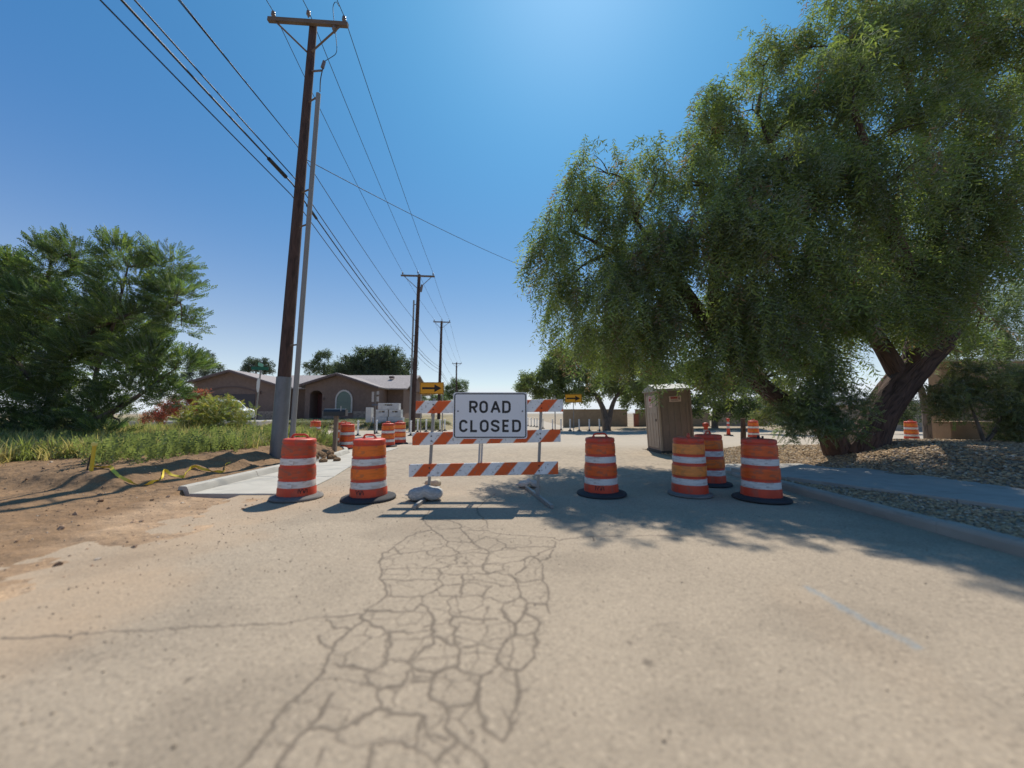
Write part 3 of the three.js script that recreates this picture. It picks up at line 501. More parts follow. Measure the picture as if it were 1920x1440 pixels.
plant('pine_tree', 'small tufted tree behind the house beside the utility pole', 'tree', 480, 790, 60, 0.5, [[[[480, 740], [480, 690]], [0.3, 0.25, 0.1]]], [[470, 682, 14, 10], [490, 684, 16, 10], [480, 696, 28, 12], [505, 690, 10, 10]], clumpTwigs, 60, 'any', [[0.08, 0.11, 0.05]], [0.7, 1.2]);
plant('grey_green_tree', 'feathery grey green tree standing at the garage end of the house', 'tree', 385, 790, 50, 0.6, [[[[385, 740], [385, 680]], [0.25, 0.2, 0.08]]], [[383, 672, 14, 14], [372, 690, 22, 16], [398, 690, 18, 16], [380, 712, 34, 18]], clumpTwigs, 80, 'any', [[0.10, 0.135, 0.07]], [0.5, 0.9]);
plant('roadside_tree', 'distant pale tree between far utility poles', 'tree', 858, 775, 95, 0, [[[[858, 750], [858, 725]], [0.3, 0.2, 0.1]]], [[855, 728, 16, 16], [870, 726, 9, 12], [840, 735, 12, 14], [835, 748, 18, 14], [868, 748, 12, 14]], clumpTwigs, 40, 'any', GM, [0.9, 1.4]);
plant('roadside_tree', 'low distant tree line bush behind the arrow sign', 'tree', 810, 780, 75, 0.2, [[[[810, 765], [810, 750]], [0.2, 0.15, 0.1]]], [[800, 752, 22, 14], [825, 755, 22, 14], [780, 750, 16, 20]], clumpTwigs, 50, 'any', GM, [0.8, 1.3]);
const root = (u, v, D, side) => { const r = At(u, v, D); return side < 0 ? hLeft(r.x, r.z) : hRight(r.x, r.z); };
plant('dark_shrub', 'dense dark green shrub in the shade behind the leaning trunk', 'shrub', 1535, 826, 10.1, root(1535, 826, 10.1, 1), [], [[1505, 785, 36, 32], [1540, 755, 46, 42], [1582, 765, 30, 44], [1545, 802, 56, 24], [1490, 804, 20, 16]], sprayTwigs, 1700, 'any', GM, [0.3, 0.55], undefined, LEAF);
plant('evergreen_shrub', 'large bushy olive shrub in front of the tan stucco wall', 'shrub', 1850, 845, 10.4, root(1850, 845, 10.4, 1), [[[[1835, 800], [1820, 760]], [0.05, 0.04, 0.02]], [[[1870, 800], [1880, 750]], [0.05, 0.04, 0.02]]],
  [[1790, 745, 36, 36], [1782, 772, 26, 20], [1830, 720, 44, 36], [1850, 765, 56, 36], [1895, 740, 40, 50], [1905, 812, 44, 34], [1930, 790, 50, 60], [1950, 720, 40, 50]], sprayTwigs, 1500, 'any', [[0.19, 0.23, 0.06], [0.24, 0.26, 0.08], [0.12, 0.16, 0.045]], [0.3, 0.55], undefined, LEAF);
plant('yellow_shrub', 'sunlit yellow green bush far behind the low leaning trunk', 'shrub', 1462, 800, 26, 0.1, [], [[1450, 740, 26, 22], [1475, 730, 20, 20], [1462, 765, 30, 22], [1440, 780, 26, 20]], clumpTwigs, 120, 'any', GY, [0.5, 0.8]);
plant('wall_tree', 'dark tree hanging over the far end of the tan stucco wall', 'tree', 1905, 800, 17, 0.1, [[[[1895, 720], [1890, 620]], [0.2, 0.16, 0.08]]], [[1880, 610, 50, 40], [1930, 580, 60, 40], [1840, 640, 36, 24], [1920, 650, 60, 34], [1960, 540, 50, 40], [1870, 560, 36, 26]], droopTwigs, 170, 'droop', GM, [0.8, 1.2], undefined, LEAF);
plant('slim_tree', 'bare twin stemmed tree behind the leaning trunk', 'tree', 1740, 800, 19, 0.05, [[[[1735, 760], [1722, 715], [1705, 670]], [0.2, 0.17, 0.13, 0.08]], [[[1744, 760], [1750, 700], [1752, 650]], [0.18, 0.16, 0.12, 0.08]]], [[1700, 640, 40, 26, 19], [1760, 630, 50, 26, 19]], clumpTwigs, 130, 'any', GD, [0.4, 0.7]);
plant('hedge_shrub', 'dark shrub beside the distant pale roofed house', 'shrub', 1690, 800, 26, 0.1, [], [[1690, 765, 22, 20], [1705, 785, 26, 18], [1675, 790, 20, 14]], clumpTwigs, 130, 'any', GD, [0.4, 0.7]);
plant('back_tree', 'shaded tree filling the gap behind the portable toilet', 'tree', 1340, 803, 33, 0.1, [[[[1340, 770], [1340, 740]], [0.3, 0.2, 0.1]]], [[1190, 745, 30, 24], [1215, 760, 24, 16], [1280, 765, 30, 18], [1380, 770, 34, 18], [1230, 720, 40, 36], [1290, 715, 40, 36], [1345, 730, 44, 36], [1400, 735, 40, 36], [1250, 750, 30, 22], [1325, 765, 30, 22]], clumpTwigs, 110, 'any', GM, [0.6, 1.0]);
plant('red_bush', 'bush covered in red and orange leaves beside the driveway', 'shrub', 345, 795, 21, 0.35, [], [[365, 752, 26, 18], [340, 762, 34, 18], [312, 774, 26, 12], [380, 768, 18, 14], [290, 785, 20, 12]], clumpTwigs, 380, 'any', [[0.42, 0.07, 0.05], [0.50, 0.16, 0.06], [0.36, 0.10, 0.05], [0.20, 0.16, 0.06]], [0.3, 0.5]);
plant('weed_bush', 'tall rounded yellow green weed bush above the grass', 'shrub', 412, 826, 13.5, root(412, 826, 13.5, -1), [], [[405, 780, 48, 34], [438, 792, 40, 28], [372, 795, 38, 24], [418, 765, 30, 20], [462, 804, 30, 16], [345, 808, 30, 14], [385, 770, 26, 18]], sprayTwigs, 1100, 'any', [[0.34, 0.37, 0.06], [0.22, 0.29, 0.055], [0.40, 0.35, 0.07]], [0.28, 0.48], undefined, LEAF);
console.log('plants ready');

// weeds and grass on the left
reseed(505);
const bladeGeos = [0, 1, 2].map(k => {
  const pos = [];
  for (let i = 0; i < 16; i++) { const a = rr(0, 6.28), h = rr(0.5, 1), w = rr(0.010, 0.02), l = rr(0.15, 0.55), x = rr(-0.16, 0.16), z = rr(-0.16, 0.16), ca = Math.cos(a), sa = Math.sin(a), px = -sa * w, pz = ca * w, mx = x + ca * l * 0.35 * h, mz = z + sa * l * 0.35 * h, my = h * 0.6, tx = x + ca * l * h, tz = z + sa * l * h; pos.push(x - px, 0, z - pz, x + px, 0, z + pz, mx + px * 0.7, my, mz + pz * 0.7, x - px, 0, z - pz, mx + px * 0.7, my, mz + pz * 0.7, mx - px * 0.7, my, mz - pz * 0.7, mx - px * 0.7, my, mz - pz * 0.7, mx + px * 0.7, my, mz + pz * 0.7, tx, h, tz); }
  const g = new THREE.BufferGeometry(); g.setAttribute('position', new THREE.Float32BufferAttribute(pos, 3)); g.computeVertexNormals(); return g;
});
{
  const lists = [[], [], []];
  for (let i = 0; i < 24000; i++) {
    const z = rr(-15.2, -6.4), x = -5.9 - 22 * Math.pow(rnd(), 1.15);
    const line = z > -8.4 ? -8.2 + (z + 8.4) * -0.55 : lerp(-8.2, -6.7, sm(-8.4, -10.6, z)), m = fbm(x * 0.9 + 30, z * 0.9, 4);
    const inside = sm(0.0, 1.1, line - x + (m - 0.5) * 2.4); if (rnd() > inside * sm(0.26, 0.48, m + 0.12)) continue;
    if (z < -12.6 && x > cornerL(z) - 0.5) continue;
    const h = rr(0.10, 0.62) * (0.25 + 1.4 * m), y = hLeft(x, z), t = rnd(), k = rr(0.7, 1.3);
    const dry = sm(0.35, 0.7, fbm(x * 0.5, z * 0.5 + 77, 3)), c = t < 0.25 + 0.45 * dry ? [0.48, 0.41, 0.13] : [0.28, 0.335, 0.07];
    lists[i % 3].push({ p: V(x, y - 0.01, z), q: new THREE.Quaternion().setFromAxisAngle(UP, rr(0, 6.28)), s: V(rr(0.5, 0.9), h, rr(0.5, 0.9)), c: lin(c[0] * k, c[1] * k, c[2] * k) });
  }
  const g = new THREE.Group(); g.name = 'weeds'; g.userData = { kind: 'stuff', label: 'yellow green weeds and dry grass covering the verge', category: 'grass' }; scene.add(g);
  lists.forEach((l, k) => instances('grass', bladeGeos[k], LEAF, l, g));
  const forb = [[], [], []];
  for (let i = 0; i < 5200; i++) { const z = rr(-15, -7.2), x = -6.3 - 17 * Math.pow(rnd(), 1.1), m = fbm(x * 0.8 + 80, z * 0.8, 4); if (m < 0.5 || x > -7.6 + (m - 0.5) * 3 && z > -9.5 || z < -12.6 && x > cornerL(z) - 0.5) continue; const k = rr(0.7, 1.3), q = new THREE.Quaternion().setFromUnitVectors(UP, V(rr(-0.6, 0.6), 1, rr(-0.6, 0.6)).normalize()), s = rr(0.4, 0.95); forb[i % 3].push({ p: V(x, hLeft(x, z) - 0.02, z), q, s: V(s, s, s), c: lin(0.19 * k, 0.235 * k, 0.055 * k) }); }
  forb.forEach((l, k) => instances('weed_stem', sprayTwigs[k], LEAF, l, g));
  const far = [[], [], []];
  for (let i = 0; i < 9000; i++) { const x = rr(-42, -6), z = rr(-31.5, -39); if (x < -20 && x > -31.5) continue; const m = fbm(x * 0.5 + 9, z * 0.5, 3); if (rnd() > sm(0.3, 0.5, m)) continue; const k = rr(0.7, 1.3), c = rnd() < 0.5 ? [0.16, 0.20, 0.05] : [0.27, 0.24, 0.09]; far[i % 3].push({ p: V(x, hFarL(x, z) - 0.01, z), q: new THREE.Quaternion().setFromAxisAngle(UP, rr(0, 6.28)), s: V(1.4, rr(0.1, 0.3), 1.4), c: lin(c[0] * k, c[1] * k, c[2] * k) }); }
  const f = new THREE.Group(); f.name = 'lawn'; f.userData = { kind: 'stuff', label: 'patchy grass in front of the brown house', category: 'grass' }; scene.add(f);
  far.forEach((l, k) => instances('grass', bladeGeos[k], LEAFFAR, l, f));
}
console.log('weeds ready');

// ───────────────────────── traffic barrels ─────────────────────────
const scuff = (c, d, amt, s) => new THREE.MeshStandardMaterial({ roughness: 0.5, map: texRGB(256, 256, (i, j) => { const x = i / 256 * 12, y = j / 256 * 12, n = fbm(x + s * 13, y * 1.6, 5), k = 1 + (n - 0.5) * 0.45 + (hash(i, j + s) - 0.5) * 0.08, e = amt * sm(0.56, 0.68, fbm(x * 1.7 + s * 7 + 40, y * 0.9, 5)) + amt * 0.8 * (hash((i >> 2) + s * 99, j >> 2) > 0.985 ? 1 : 0); return [lerp(c[0] * k, d[0], e), lerp(c[1] * k, d[1], e), lerp(c[2] * k, d[2], e)]; }, [1, 1]) });
const DIRTC = [0.16, 0.10, 0.07];
const bodyMats = [0, 1, 2].map(s => scuff([0.62, 0.060, 0.022], DIRTC, 0.35, s)), whiteMats = [0, 1, 2].map(s => scuff([0.66, 0.64, 0.60], [0.36, 0.30, 0.26], 0.55, s + 6));
const dullOrange = scuff([0.50, 0.075, 0.022], DIRTC, 0.55, 9);
const rubber = [mottled([0.035, 0.035, 0.038], 0.5, 8, 0.85, {}, 128, 0.6), mottled([0.16, 0.15, 0.14], 0.5, 8, 0.9, {}, 128, 0.6)];
const stencil = mat([0.03, 0.02, 0.02], 0.8);
const lathe = (pts, n = 40) => new THREE.LatheGeometry(pts.map(p => new THREE.Vector2(p[0], p[1])), n);
function barrelBody() {   // radii at the steps, from the foot to the lid
  return lathe([[0.0, 0.02], [0.285, 0.02], [0.292, 0.05], [0.288, 0.178], [0.276, 0.192], [0.274, 0.306], [0.268, 0.314], [0.268, 0.332], [0.274, 0.342], [0.270, 0.512], [0.260, 0.524], [0.260, 0.542], [0.262, 0.552], [0.260, 0.664], [0.250, 0.674], [0.250, 0.690], [0.256, 0.700], [0.250, 0.868], [0.242, 0.878], [0.242, 0.892], [0.250, 0.902], [0.248, 0.945], [0.236, 0.962], [0.20, 0.970], [0.12, 0.972], [0.0, 0.972]]);
}
const bodyGeo = barrelBody();
const band = (r0, y0, r1, y1) => lathe([[r0 - 0.004, y0], [r0 + 0.0035, y0 + 0.002], [r1 + 0.0035, y1 - 0.002], [r1 - 0.004, y1]]);
const bandGeos = [band(0.276, 0.197, 0.274, 0.302), band(0.274, 0.347, 0.270, 0.507), band(0.262, 0.556, 0.260, 0.660), band(0.256, 0.704, 0.250, 0.864)];
const handleGeo = merge([tube([V(-0.12, 0.965, 0), V(-0.115, 1.0, 0), V(-0.09, 1.025, 0), V(0, 1.03, 0), V(0.09, 1.025, 0), V(0.115, 1.0, 0), V(0.12, 0.965, 0)], 0.016, 20, 8), cyl(0.03, 0.026, 0.03, 12, -0.12, 0.975, 0), cyl(0.03, 0.026, 0.03, 12, 0.12, 0.975, 0)]);
const ringGeo = R => lathe([[R - 0.17, 0.004], [R - 0.01, 0.004], [R, 0.02], [R - 0.012, 0.045], [R - 0.06, 0.06], [0.27, 0.075], [0.2, 0.06], [R - 0.17, 0.004]]);
const knocks = [0, 1, 2, 3, 4].map(k => g0 => { const g = g0.clone(), P = g.attributes.position; for (let i = 0; i < P.count; i++) { const x = P.getX(i), y = P.getY(i), z = P.getZ(i), r = Math.hypot(x, z); if (r < 0.05) continue; const a = fbm(x / r * 1.3 + k * 17, z / r * 1.3 + y * 2.2 + k * 5, 2), q = 1 + (a - 0.5) * 0.085 * sm(0.0, 0.3, y); P.setXYZ(i, x * q, y, z * q); } g.computeVertexNormals(); return g; });
const bodyVar = knocks.map(f => f(bodyGeo)), bandVar = knocks.map(f => bandGeos.map(f));
const fades = [scuff([0.80, 0.165, 0.010], DIRTC, 0.35, 21), scuff([0.84, 0.27, 0.05], DIRTC, 0.25, 22), scuff([0.74, 0.11, 0.012], DIRTC, 0.4, 23), scuff([0.78, 0.20, 0.02], DIRTC, 0.5, 24)]; let nth = 0;
function barrel(x, z, o) {
  const { y = 0, turn = 0, v = 0, dull = false, ring = 0.42, ringMat = 0, tilt = [0, 0], label, group = 'orange traffic barrels', handle = true, scale = 1, marks } = o;
  const t = thing('traffic_barrel', label, 'traffic barrel', V(x, y, z), turn, group); t.rotation.x = tilt[0]; t.rotation.z = tilt[1]; t.scale.setScalar(scale);
  const kv = nth % 5, fade = fades[o.fade ?? nth % 4]; nth++;
  part('body', bodyVar[kv], bodyMats[v % 3], t);
  const lab = ['lower white reflective band', 'lower orange reflective band', 'upper white reflective band', 'upper orange reflective band'];
  bandVar[kv].forEach((g, i) => part(i % 2 ? 'orange_band' : 'white_band', g, i % 2 ? (dull ? dullOrange : fade) : whiteMats[v % 3], t, lab[i]));
  if (handle) part('handle', handleGeo, bodyMats[v % 3], t);
  else { part('handle_stub', cyl(0.022, 0.016, 0.06, 10, -0.06, 0.995, 0.03), stencil, t); part('handle_stub', cyl(0.018, 0.014, 0.045, 10, 0.06, 0.99, 0.03), stencil, t); }
  if (ring) part('base_ring', ringGeo(ring), rubber[ringMat], t, ringMat ? 'dusty grey rubber ring' : 'black rubber ring');
  if (marks) { // worn black stencil marks round the foot
    const g = []; for (const [a, yy, w, h, sl] of marks) { const q = bx(w, h, 0.004, 0, 0, 0, 0, 0, sl); q.translate(0, yy, 0.2885); q.rotateY(a); g.push(q); } part('stencil_mark', g, stencil, t);
  }
  return t;
}
const smudge = a => [[a, 0.15, 0.012, 0.07, 0], [a + 0.09, 0.15, 0.012, 0.07, 0.35], [a + 0.15, 0.16, 0.012, 0.05, -0.5], [a + 0.26, 0.15, 0.012, 0.07, 0.3], [a + 0.34, 0.15, 0.012, 0.07, -0.3], [a + 0.30, 0.14, 0.04, 0.010, 0], [a + 0.46, 0.15, 0.012, 0.06, 0.2]];
const foot = (u, v, back) => { const p = G(u, v), d = Math.hypot(p.x, p.z), k = (d + back) / d; return V(p.x * k, 0, p.z * k); };
{
  let p = foot(556, 940, 0.28); barrel(p.x, p.z, { v: 0, dull: true, ring: 0.40, ringMat: 1, turn: 0.2, tilt: [0.0, -0.012], label: 'faded red barrel with dull dirty bands standing at the concrete gutter', marks: smudge(0.35) });
  p = foot(691, 946, 0.42); barrel(p.x, p.z, { v: 1, ring: 0.43, turn: -0.4, fade: 0, tilt: [0.01, 0.012], label: 'bright orange barrel on a wide rubber ring beside the barricade and gutter', marks: smudge(0.0) });
  p = foot(1128, 937, 0.42); barrel(p.x, p.z, { v: 2, ring: 0.42, turn: 0.15, fade: 2, tilt: [0, 0.01], label: 'orange barrel with looped handle in leaf shade next to the barricade', marks: smudge(-0.7) });
  p = foot(1294, 934, 0.28); barrel(p.x, p.z, { v: 0, ring: 0.36, ringMat: 1, turn: 1.2, fade: 1, tilt: [0.012, -0.01], label: 'orange barrel with no visible black ring overlapping the barrel behind it', handle: true });
  p = foot(1331, 915, 0.40); barrel(p.x, p.z, { v: 1, ring: 0.40, turn: 0.8, label: 'orange barrel half hidden behind another barrel near the kerb' });
  p = foot(1428, 946, 0.42); barrel(p.x, p.z, { v: 2, ring: 0.42, turn: 0.5, fade: 2, handle: false, tilt: [-0.008, -0.014], label: 'orange barrel with broken handle stubs standing against the weathered kerb' });
}
console.log('barrels ready');

// ───────────────────────── barricade ─────────────────────────
const steel = mottled([0.30, 0.29, 0.27], 0.5, 8, 0.55, { metalness: 0.4 }, 128, 0.5);
function stripes(phase, seedN) {
  return new THREE.MeshStandardMaterial({ roughness: 0.55, map: texRGB(1024, 96, (i, j) => {
    const x = i / 1024 * 2.44, y = j / 96 * 0.205, q = (((x - y * 0.86 + phase) % 0.44) + 0.44) % 0.44, e = Math.min(Math.abs(q), Math.abs(q - 0.22), Math.abs(q - 0.44)), n = 1 + (fbm(i / 40, j / 40 + seedN * 9, 4) - 0.5) * 0.3 + (hash(i, j) - 0.5) * 0.06, dirty = 0.6 * sm(0.66, 0.78, fbm(i / 14 + seedN * 31, j / 14, 4));
    const c = q < 0.22 ? [0.72, 0.105, 0.012] : [0.77, 0.77, 0.75]; if (e < 0.006) { c[0] = 0.75; c[1] = 0.40; c[2] = 0.28; }
    return c.map((k, m) => lerp(k * n, [0.2, 0.16, 0.13][m], dirty));
  }) });
}
function roundRect(w, h, r) { const s = new THREE.Shape(); s.moveTo(-w / 2 + r, -h / 2); s.lineTo(w / 2 - r, -h / 2); s.quadraticCurveTo(w / 2, -h / 2, w / 2, -h / 2 + r); s.lineTo(w / 2, h / 2 - r); s.quadraticCurveTo(w / 2, h / 2, w / 2 - r, h / 2); s.lineTo(-w / 2 + r, h / 2); s.quadraticCurveTo(-w / 2, h / 2, -w / 2, h / 2 - r); s.lineTo(-w / 2, -h / 2 + r); s.quadraticCurveTo(-w / 2, -h / 2, -w / 2 + r, -h / 2); return s; }
function faceGeo(shape, w, h) { const g = new THREE.ShapeGeometry(shape, 6), P = g.attributes.position, uv = g.attributes.uv; for (let i = 0; i < P.count; i++) uv.setXY(i, P.getX(i) / w + 0.5, P.getY(i) / h + 0.5); return g; }
function canvasTex(w, h, draw) { const c = document.createElement('canvas'); c.width = w; c.height = h; const x = c.getContext('2d'); draw(x, w, h); const t = new THREE.CanvasTexture(c); t.colorSpace = THREE.SRGBColorSpace; t.magFilter = THREE.LinearFilter; t.anisotropy = 8; return t; }
function glyph(x, ch, ox, oy, w, h) {            // road-sign capitals drawn as even strokes
  const L = (...p) => { x.beginPath(); x.moveTo(ox + p[0] * w, oy + p[1] * h); for (let i = 2; i < p.length; i += 2) x.lineTo(ox + p[i] * w, oy + p[i + 1] * h); x.stroke(); };
  const r = 0.5 * w, arc = (cx, cy, ra, a, b) => { x.beginPath(); x.arc(ox + cx, oy + cy, ra, a, b); x.stroke(); }, PI = Math.PI;
  if (ch === 'R') { L(0, 1.06, 0, 0, 0.62, 0); L(0, 0.54, 0.62, 0.54); arc(0.62 * w, 0.27 * h, 0.27 * h, -PI / 2, PI / 2); L(0.5, 0.54, 1.0, 1.06); }
  if (ch === 'O') { arc(r, r, r, PI, 2 * PI); arc(r, h - r, r, 0, PI); L(0, r / h, 0, 1 - r / h); L(1, r / h, 1, 1 - r / h); }
  if (ch === 'C') { arc(r, r, r, PI, 1.93 * PI); arc(r, h - r, r, 0.07 * PI, PI); L(0, r / h, 0, 1 - r / h); }
  if (ch === 'A') { L(-0.02, 1.06, 0.5, -0.04, 1.02, 1.06); L(0.18, 0.68, 0.82, 0.68); }
  if (ch === 'D') { L(0.5, 0, 0, 0, 0, 1, 0.5, 1); x.beginPath(); x.moveTo(ox + 0.45 * w, oy); x.bezierCurveTo(ox + 1.05 * w, oy, ox + w, oy + 0.3 * h, ox + w, oy + 0.5 * h); x.bezierCurveTo(ox + w, oy + 0.7 * h, ox + 1.05 * w, oy + h, ox + 0.45 * w, oy + h); x.stroke(); }
  if (ch === 'L') L(0, -0.06, 0, 1, 1, 1);
  if (ch === 'E') { L(1, 0, 0, 0, 0, 1, 1, 1); L(0, 0.49, 0.86, 0.49); }
  if (ch === 'S') { x.beginPath(); x.moveTo(ox + w, oy + 0.24 * h); x.bezierCurveTo(ox + w, oy - 0.06 * h, ox, oy - 0.08 * h, ox, oy + 0.25 * h); x.bezierCurveTo(ox, oy + 0.5 * h, ox + w, oy + 0.46 * h, ox + w, oy + 0.74 * h); x.bezierCurveTo(ox + w, oy + 1.08 * h, ox, oy + 1.06 * h, ox, oy + 0.74 * h); x.stroke(); }
}
const roadClosed = canvasTex(1024, 640, (x, W, H) => {
  x.fillStyle = 'rgb(222,223,224)'; x.fillRect(0, 0, W, H);
  for (let i = 0; i < 2600; i++) { const k = 165 + Math.floor(70 * hash(i, 4)); x.fillStyle = `rgba(${k},${k},${k},0.20)`; x.fillRect(hash(i, 1) * W, hash(i, 2) * H, 2 + 5 * hash(i, 3), 2 + 5 * hash(i, 9)); }
  for (let i = 0; i < 60; i++) { x.fillStyle = 'rgba(120,108,95,0.16)'; x.fillRect(hash(i, 21) * W, hash(i, 22) * H, 3, 6 + 40 * hash(i, 23)); }
  x.strokeStyle = 'rgb(24,24,26)'; x.lineWidth = 15; x.lineJoin = 'round'; const r = 34, m = 20;
  x.beginPath(); x.moveTo(m + r, m); x.lineTo(W - m - r, m); x.quadraticCurveTo(W - m, m, W - m, m + r); x.lineTo(W - m, H - m - r); x.quadraticCurveTo(W - m, H - m, W - m - r, H - m); x.lineTo(m + r, H - m); x.quadraticCurveTo(m, H - m, m, H - m - r); x.lineTo(m, m + r); x.quadraticCurveTo(m, m, m + r, m); x.stroke();
  x.lineWidth = 31; x.miterLimit = 2; x.lineJoin = 'miter'; x.lineCap = 'butt';
  const h = 140, row = (word, xs, ws, y) => { for (let i = 0; i < word.length; i++) glyph(x, word[i], xs[i], y, ws[i], h); };
  row('ROAD', [235, 376, 531, 692], [82, 88, 108, 88], 132);
  row('CLOSED', [100, 252, 384, 536, 694, 830], [88, 78, 92, 90, 74, 92], 394);
});
const bolt = (x, y, z) => new THREE.CylinderGeometry(0.012, 0.012, 0.014, 8).rotateX(Math.PI / 2).translate(x, y, z);
{
  const DB = 6.42, cx = At(906, 900, DB).x, half = (At(1008, 900, DB).x - At(804, 900, DB).x) / 2, lean = 0.045, yaw = 0.02;
  const t = thing('barricade', 'tall striped road barricade with three rails and a mounted white sign', 'barricade', V(cx, 0, -DB), yaw);
  const railY = [880, 820, 762].map(v => At(906, v, DB - 0.06).y), railX = [907.5, 912.5, 918].map(u => At(u, 800, DB - 0.06).x - cx), rot = [0.016, 0.022, 0.012];
  for (const [s, skew] of [[-1, 0.06], [1, -0.16]]) {
    part('upright', bx(0.045, 1.58, 0.045, 0, 0.79 + 0.05, 0).rotateZ(-lean).translate(s * half, 0, 0), steel, t);
    part('skid', [bx(0.05, 0.05, 1.5, 0, 0.03, 0.0).rotateY(-skew * 1.2).translate(s * half, 0, 0.02), bx(0.06, 0.12, 0.06, s * half, 0.09, 0)], steel, t);
  }
  [0, 1, 2].forEach(i => {
    const r = part('rail', new RoundedBoxGeometry(2.44, 0.205, 0.028, 2, 0.008).rotateZ(rot[i]).translate(railX[i], railY[i], 0.042), stripes([0.38, 0.11, 0.25][i], i), t, ['lowest striped rail', 'middle striped rail behind the sign', 'top striped rail behind the sign'][i]);
    const U = r.geometry.attributes.uv, P = r.geometry.attributes.position; for (let k = 0; k < P.count; k++) U.setXY(k, (P.getX(k) - railX[i]) / 2.44 + 0.5, (P.getY(k) - railY[i] - (P.getX(k) - railX[i]) * rot[i]) / 0.205 + 0.5);
    for (const s of [-1, 1]) for (const dy of [-0.04, 0.04]) part('bolt', bolt(s * half + railY[i] * lean, railY[i] + dy + s * half * rot[i], 0.06), stencil, r);
  });
  part('centre_post', [bx(0.03, 1.15, 0.03, -0.055, 0.98, -0.005, 0, 0, -lean), bx(0.03, 1.15, 0.03, -0.015, 0.98, -0.005, 0, 0, -lean)], mat([0.42, 0.42, 0.42], 0.5, { metalness: 0.4 }), t);
  const SX = At(919, 779, DB - 0.08).x - cx, SY = At(919, 779, DB - 0.08).y, sh = roundRect(1.22, 0.762, 0.045), sg = part('sign_panel', new THREE.ExtrudeGeometry(sh, { depth: 0.006, bevelEnabled: false }).translate(SX, SY, 0.064), mat([0.62, 0.62, 0.62], 0.45, { metalness: 0.5 }), t, 'white rectangular sign reading ROAD CLOSED in black');
  part('sign_face', faceGeo(sh, 1.22, 0.762).translate(SX, SY, 0.0735), new THREE.MeshStandardMaterial({ map: roadClosed, roughness: 0.5 }), sg);
  part('bolt', bolt(SX - 0.53, SY + 0.07, 0.076), stencil, sg); part('bolt', bolt(SX + 0.53, SY + 0.07, 0.076), stencil, sg);
}
// sandbags on the skids
const bagMats = [mottled([0.50, 0.48, 0.44], 0.6, 32, 0.9, { bumpMap: texV(128, 128, (i, j) => 0.5 + 0.3 * ((i >> 1) % 2 ? 1 : -1) * ((j >> 1) % 2 ? 1 : -1) + 0.3 * (fbm(i / 8, j / 8, 3) - 0.5), [4, 3]), bumpScale: 0.004 }, 256, 0.6), mottled([0.46, 0.40, 0.30], 0.4, 16, 0.9, {}, 128, 0.5)];
function sandbag(p, turn, w, d, h, m, label, sag = 0.4, s = 1) {
  const t = thing('sandbag', label, 'sandbag', p, turn, 'sandbags weighing down the barricade');
  const g = new THREE.SphereGeometry(1, 40, 24), P = g.attributes.position;
  for (let i = 0; i < P.count; i++) {
    let x = P.getX(i), y = P.getY(i), z = P.getZ(i); const sx = Math.sign(x) * Math.pow(Math.abs(x), 0.62), sz = Math.sign(z) * Math.pow(Math.abs(z), 0.62), mid = Math.exp(-((sx / 0.22) ** 2));
    const wr = (fbm(x * 3 + s * 11, z * 3 + y * 2, 4) - 0.5) * 0.28 + (fbm(x * 9 + s * 5, z * 9 + y * 6, 3) - 0.5) * 0.10;
    y = (Math.sign(y) * Math.pow(Math.abs(y), 0.75) + wr) * (1 - (y > 0 ? 0.30 : -0.1) * mid * sag); P.setXYZ(i, sx * w / 2 * (1 + wr * 0.3), Math.max(0.004, h * (0.5 + y * 0.5) + (sag > 0.5 ? 0.055 * mid : 0)), sz * d / 2 * (1 + wr * 0.3));
  }
  g.computeVertexNormals(); part('bag', g, m, t);
  const tie = new THREE.ConeGeometry(0.035, 0.10, 8).rotateZ(Math.PI / 2).translate(-w / 2 - 0.01, h * 0.45, 0); part('tied_end', tie, m, t);
  return t;
}
{
  let p = G(795, 940); sandbag(V(p.x, 0.0, p.z - 0.08), 0.1, 0.54, 0.32, 0.20, bagMats[0], 'white sandbag slumped over the front of the skid nearest the gutter', 0.75, 1);
  p = G(807, 916); sandbag(V(p.x + 0.02, 0, p.z - 0.14), -0.2, 0.30, 0.20, 0.15, bagMats[1], 'dirty tan sandbag behind the upright nearest the gutter', 0.3, 2);
  p = G(995, 917); sandbag(V(p.x - 0.02, 0, p.z - 0.16), 0.05, 0.40, 0.25, 0.12, bagMats[0], 'white sandbag lying across the skid nearest the leaf shade', 0.6, 3);
}

// ───────────────────────── signs, posts, delineators ─────────────────────────
const arrowTex = canvasTex(512, 256, (x, W, H) => {
  x.fillStyle = 'rgb(226,160,30)'; x.fillRect(0, 0, W, H); x.strokeStyle = 'rgb(40,34,14)'; x.lineWidth = 9; x.strokeRect(12, 12, W - 24, H - 24); x.fillStyle = 'rgb(16,15,13)';
  x.beginPath(); x.moveTo(50, 106); x.lineTo(310, 106); x.lineTo(310, 46); x.lineTo(462, 128); x.lineTo(310, 210); x.lineTo(310, 150); x.lineTo(50, 150); x.closePath(); x.fill();
});
function arrowSign(u, v, D, label, posts, w = 1.22) {
  const c = At(u, v, D), t = thing('arrow_sign', label, 'arrow sign', V(c.x, 0, c.z), 0, 'yellow arrow signs'), h = w / 2, sh = roundRect(w, h, 0.03);
  const pl = part('sign_panel', new THREE.ExtrudeGeometry(sh, { depth: 0.006, bevelEnabled: false }).translate(0, c.y, 0.03), mat([0.45, 0.45, 0.44], 0.5, { metalness: 0.5 }), t);
  part('sign_face', faceGeo(sh, w, h).translate(0, c.y, 0.0395), new THREE.MeshStandardMaterial({ map: arrowTex, roughness: 0.5 }), pl);
  for (const dx of posts) part('post', bx(0.05, c.y + h * 0.45, 0.05, dx, (c.y + h * 0.45) / 2, 0), steel, t);
}
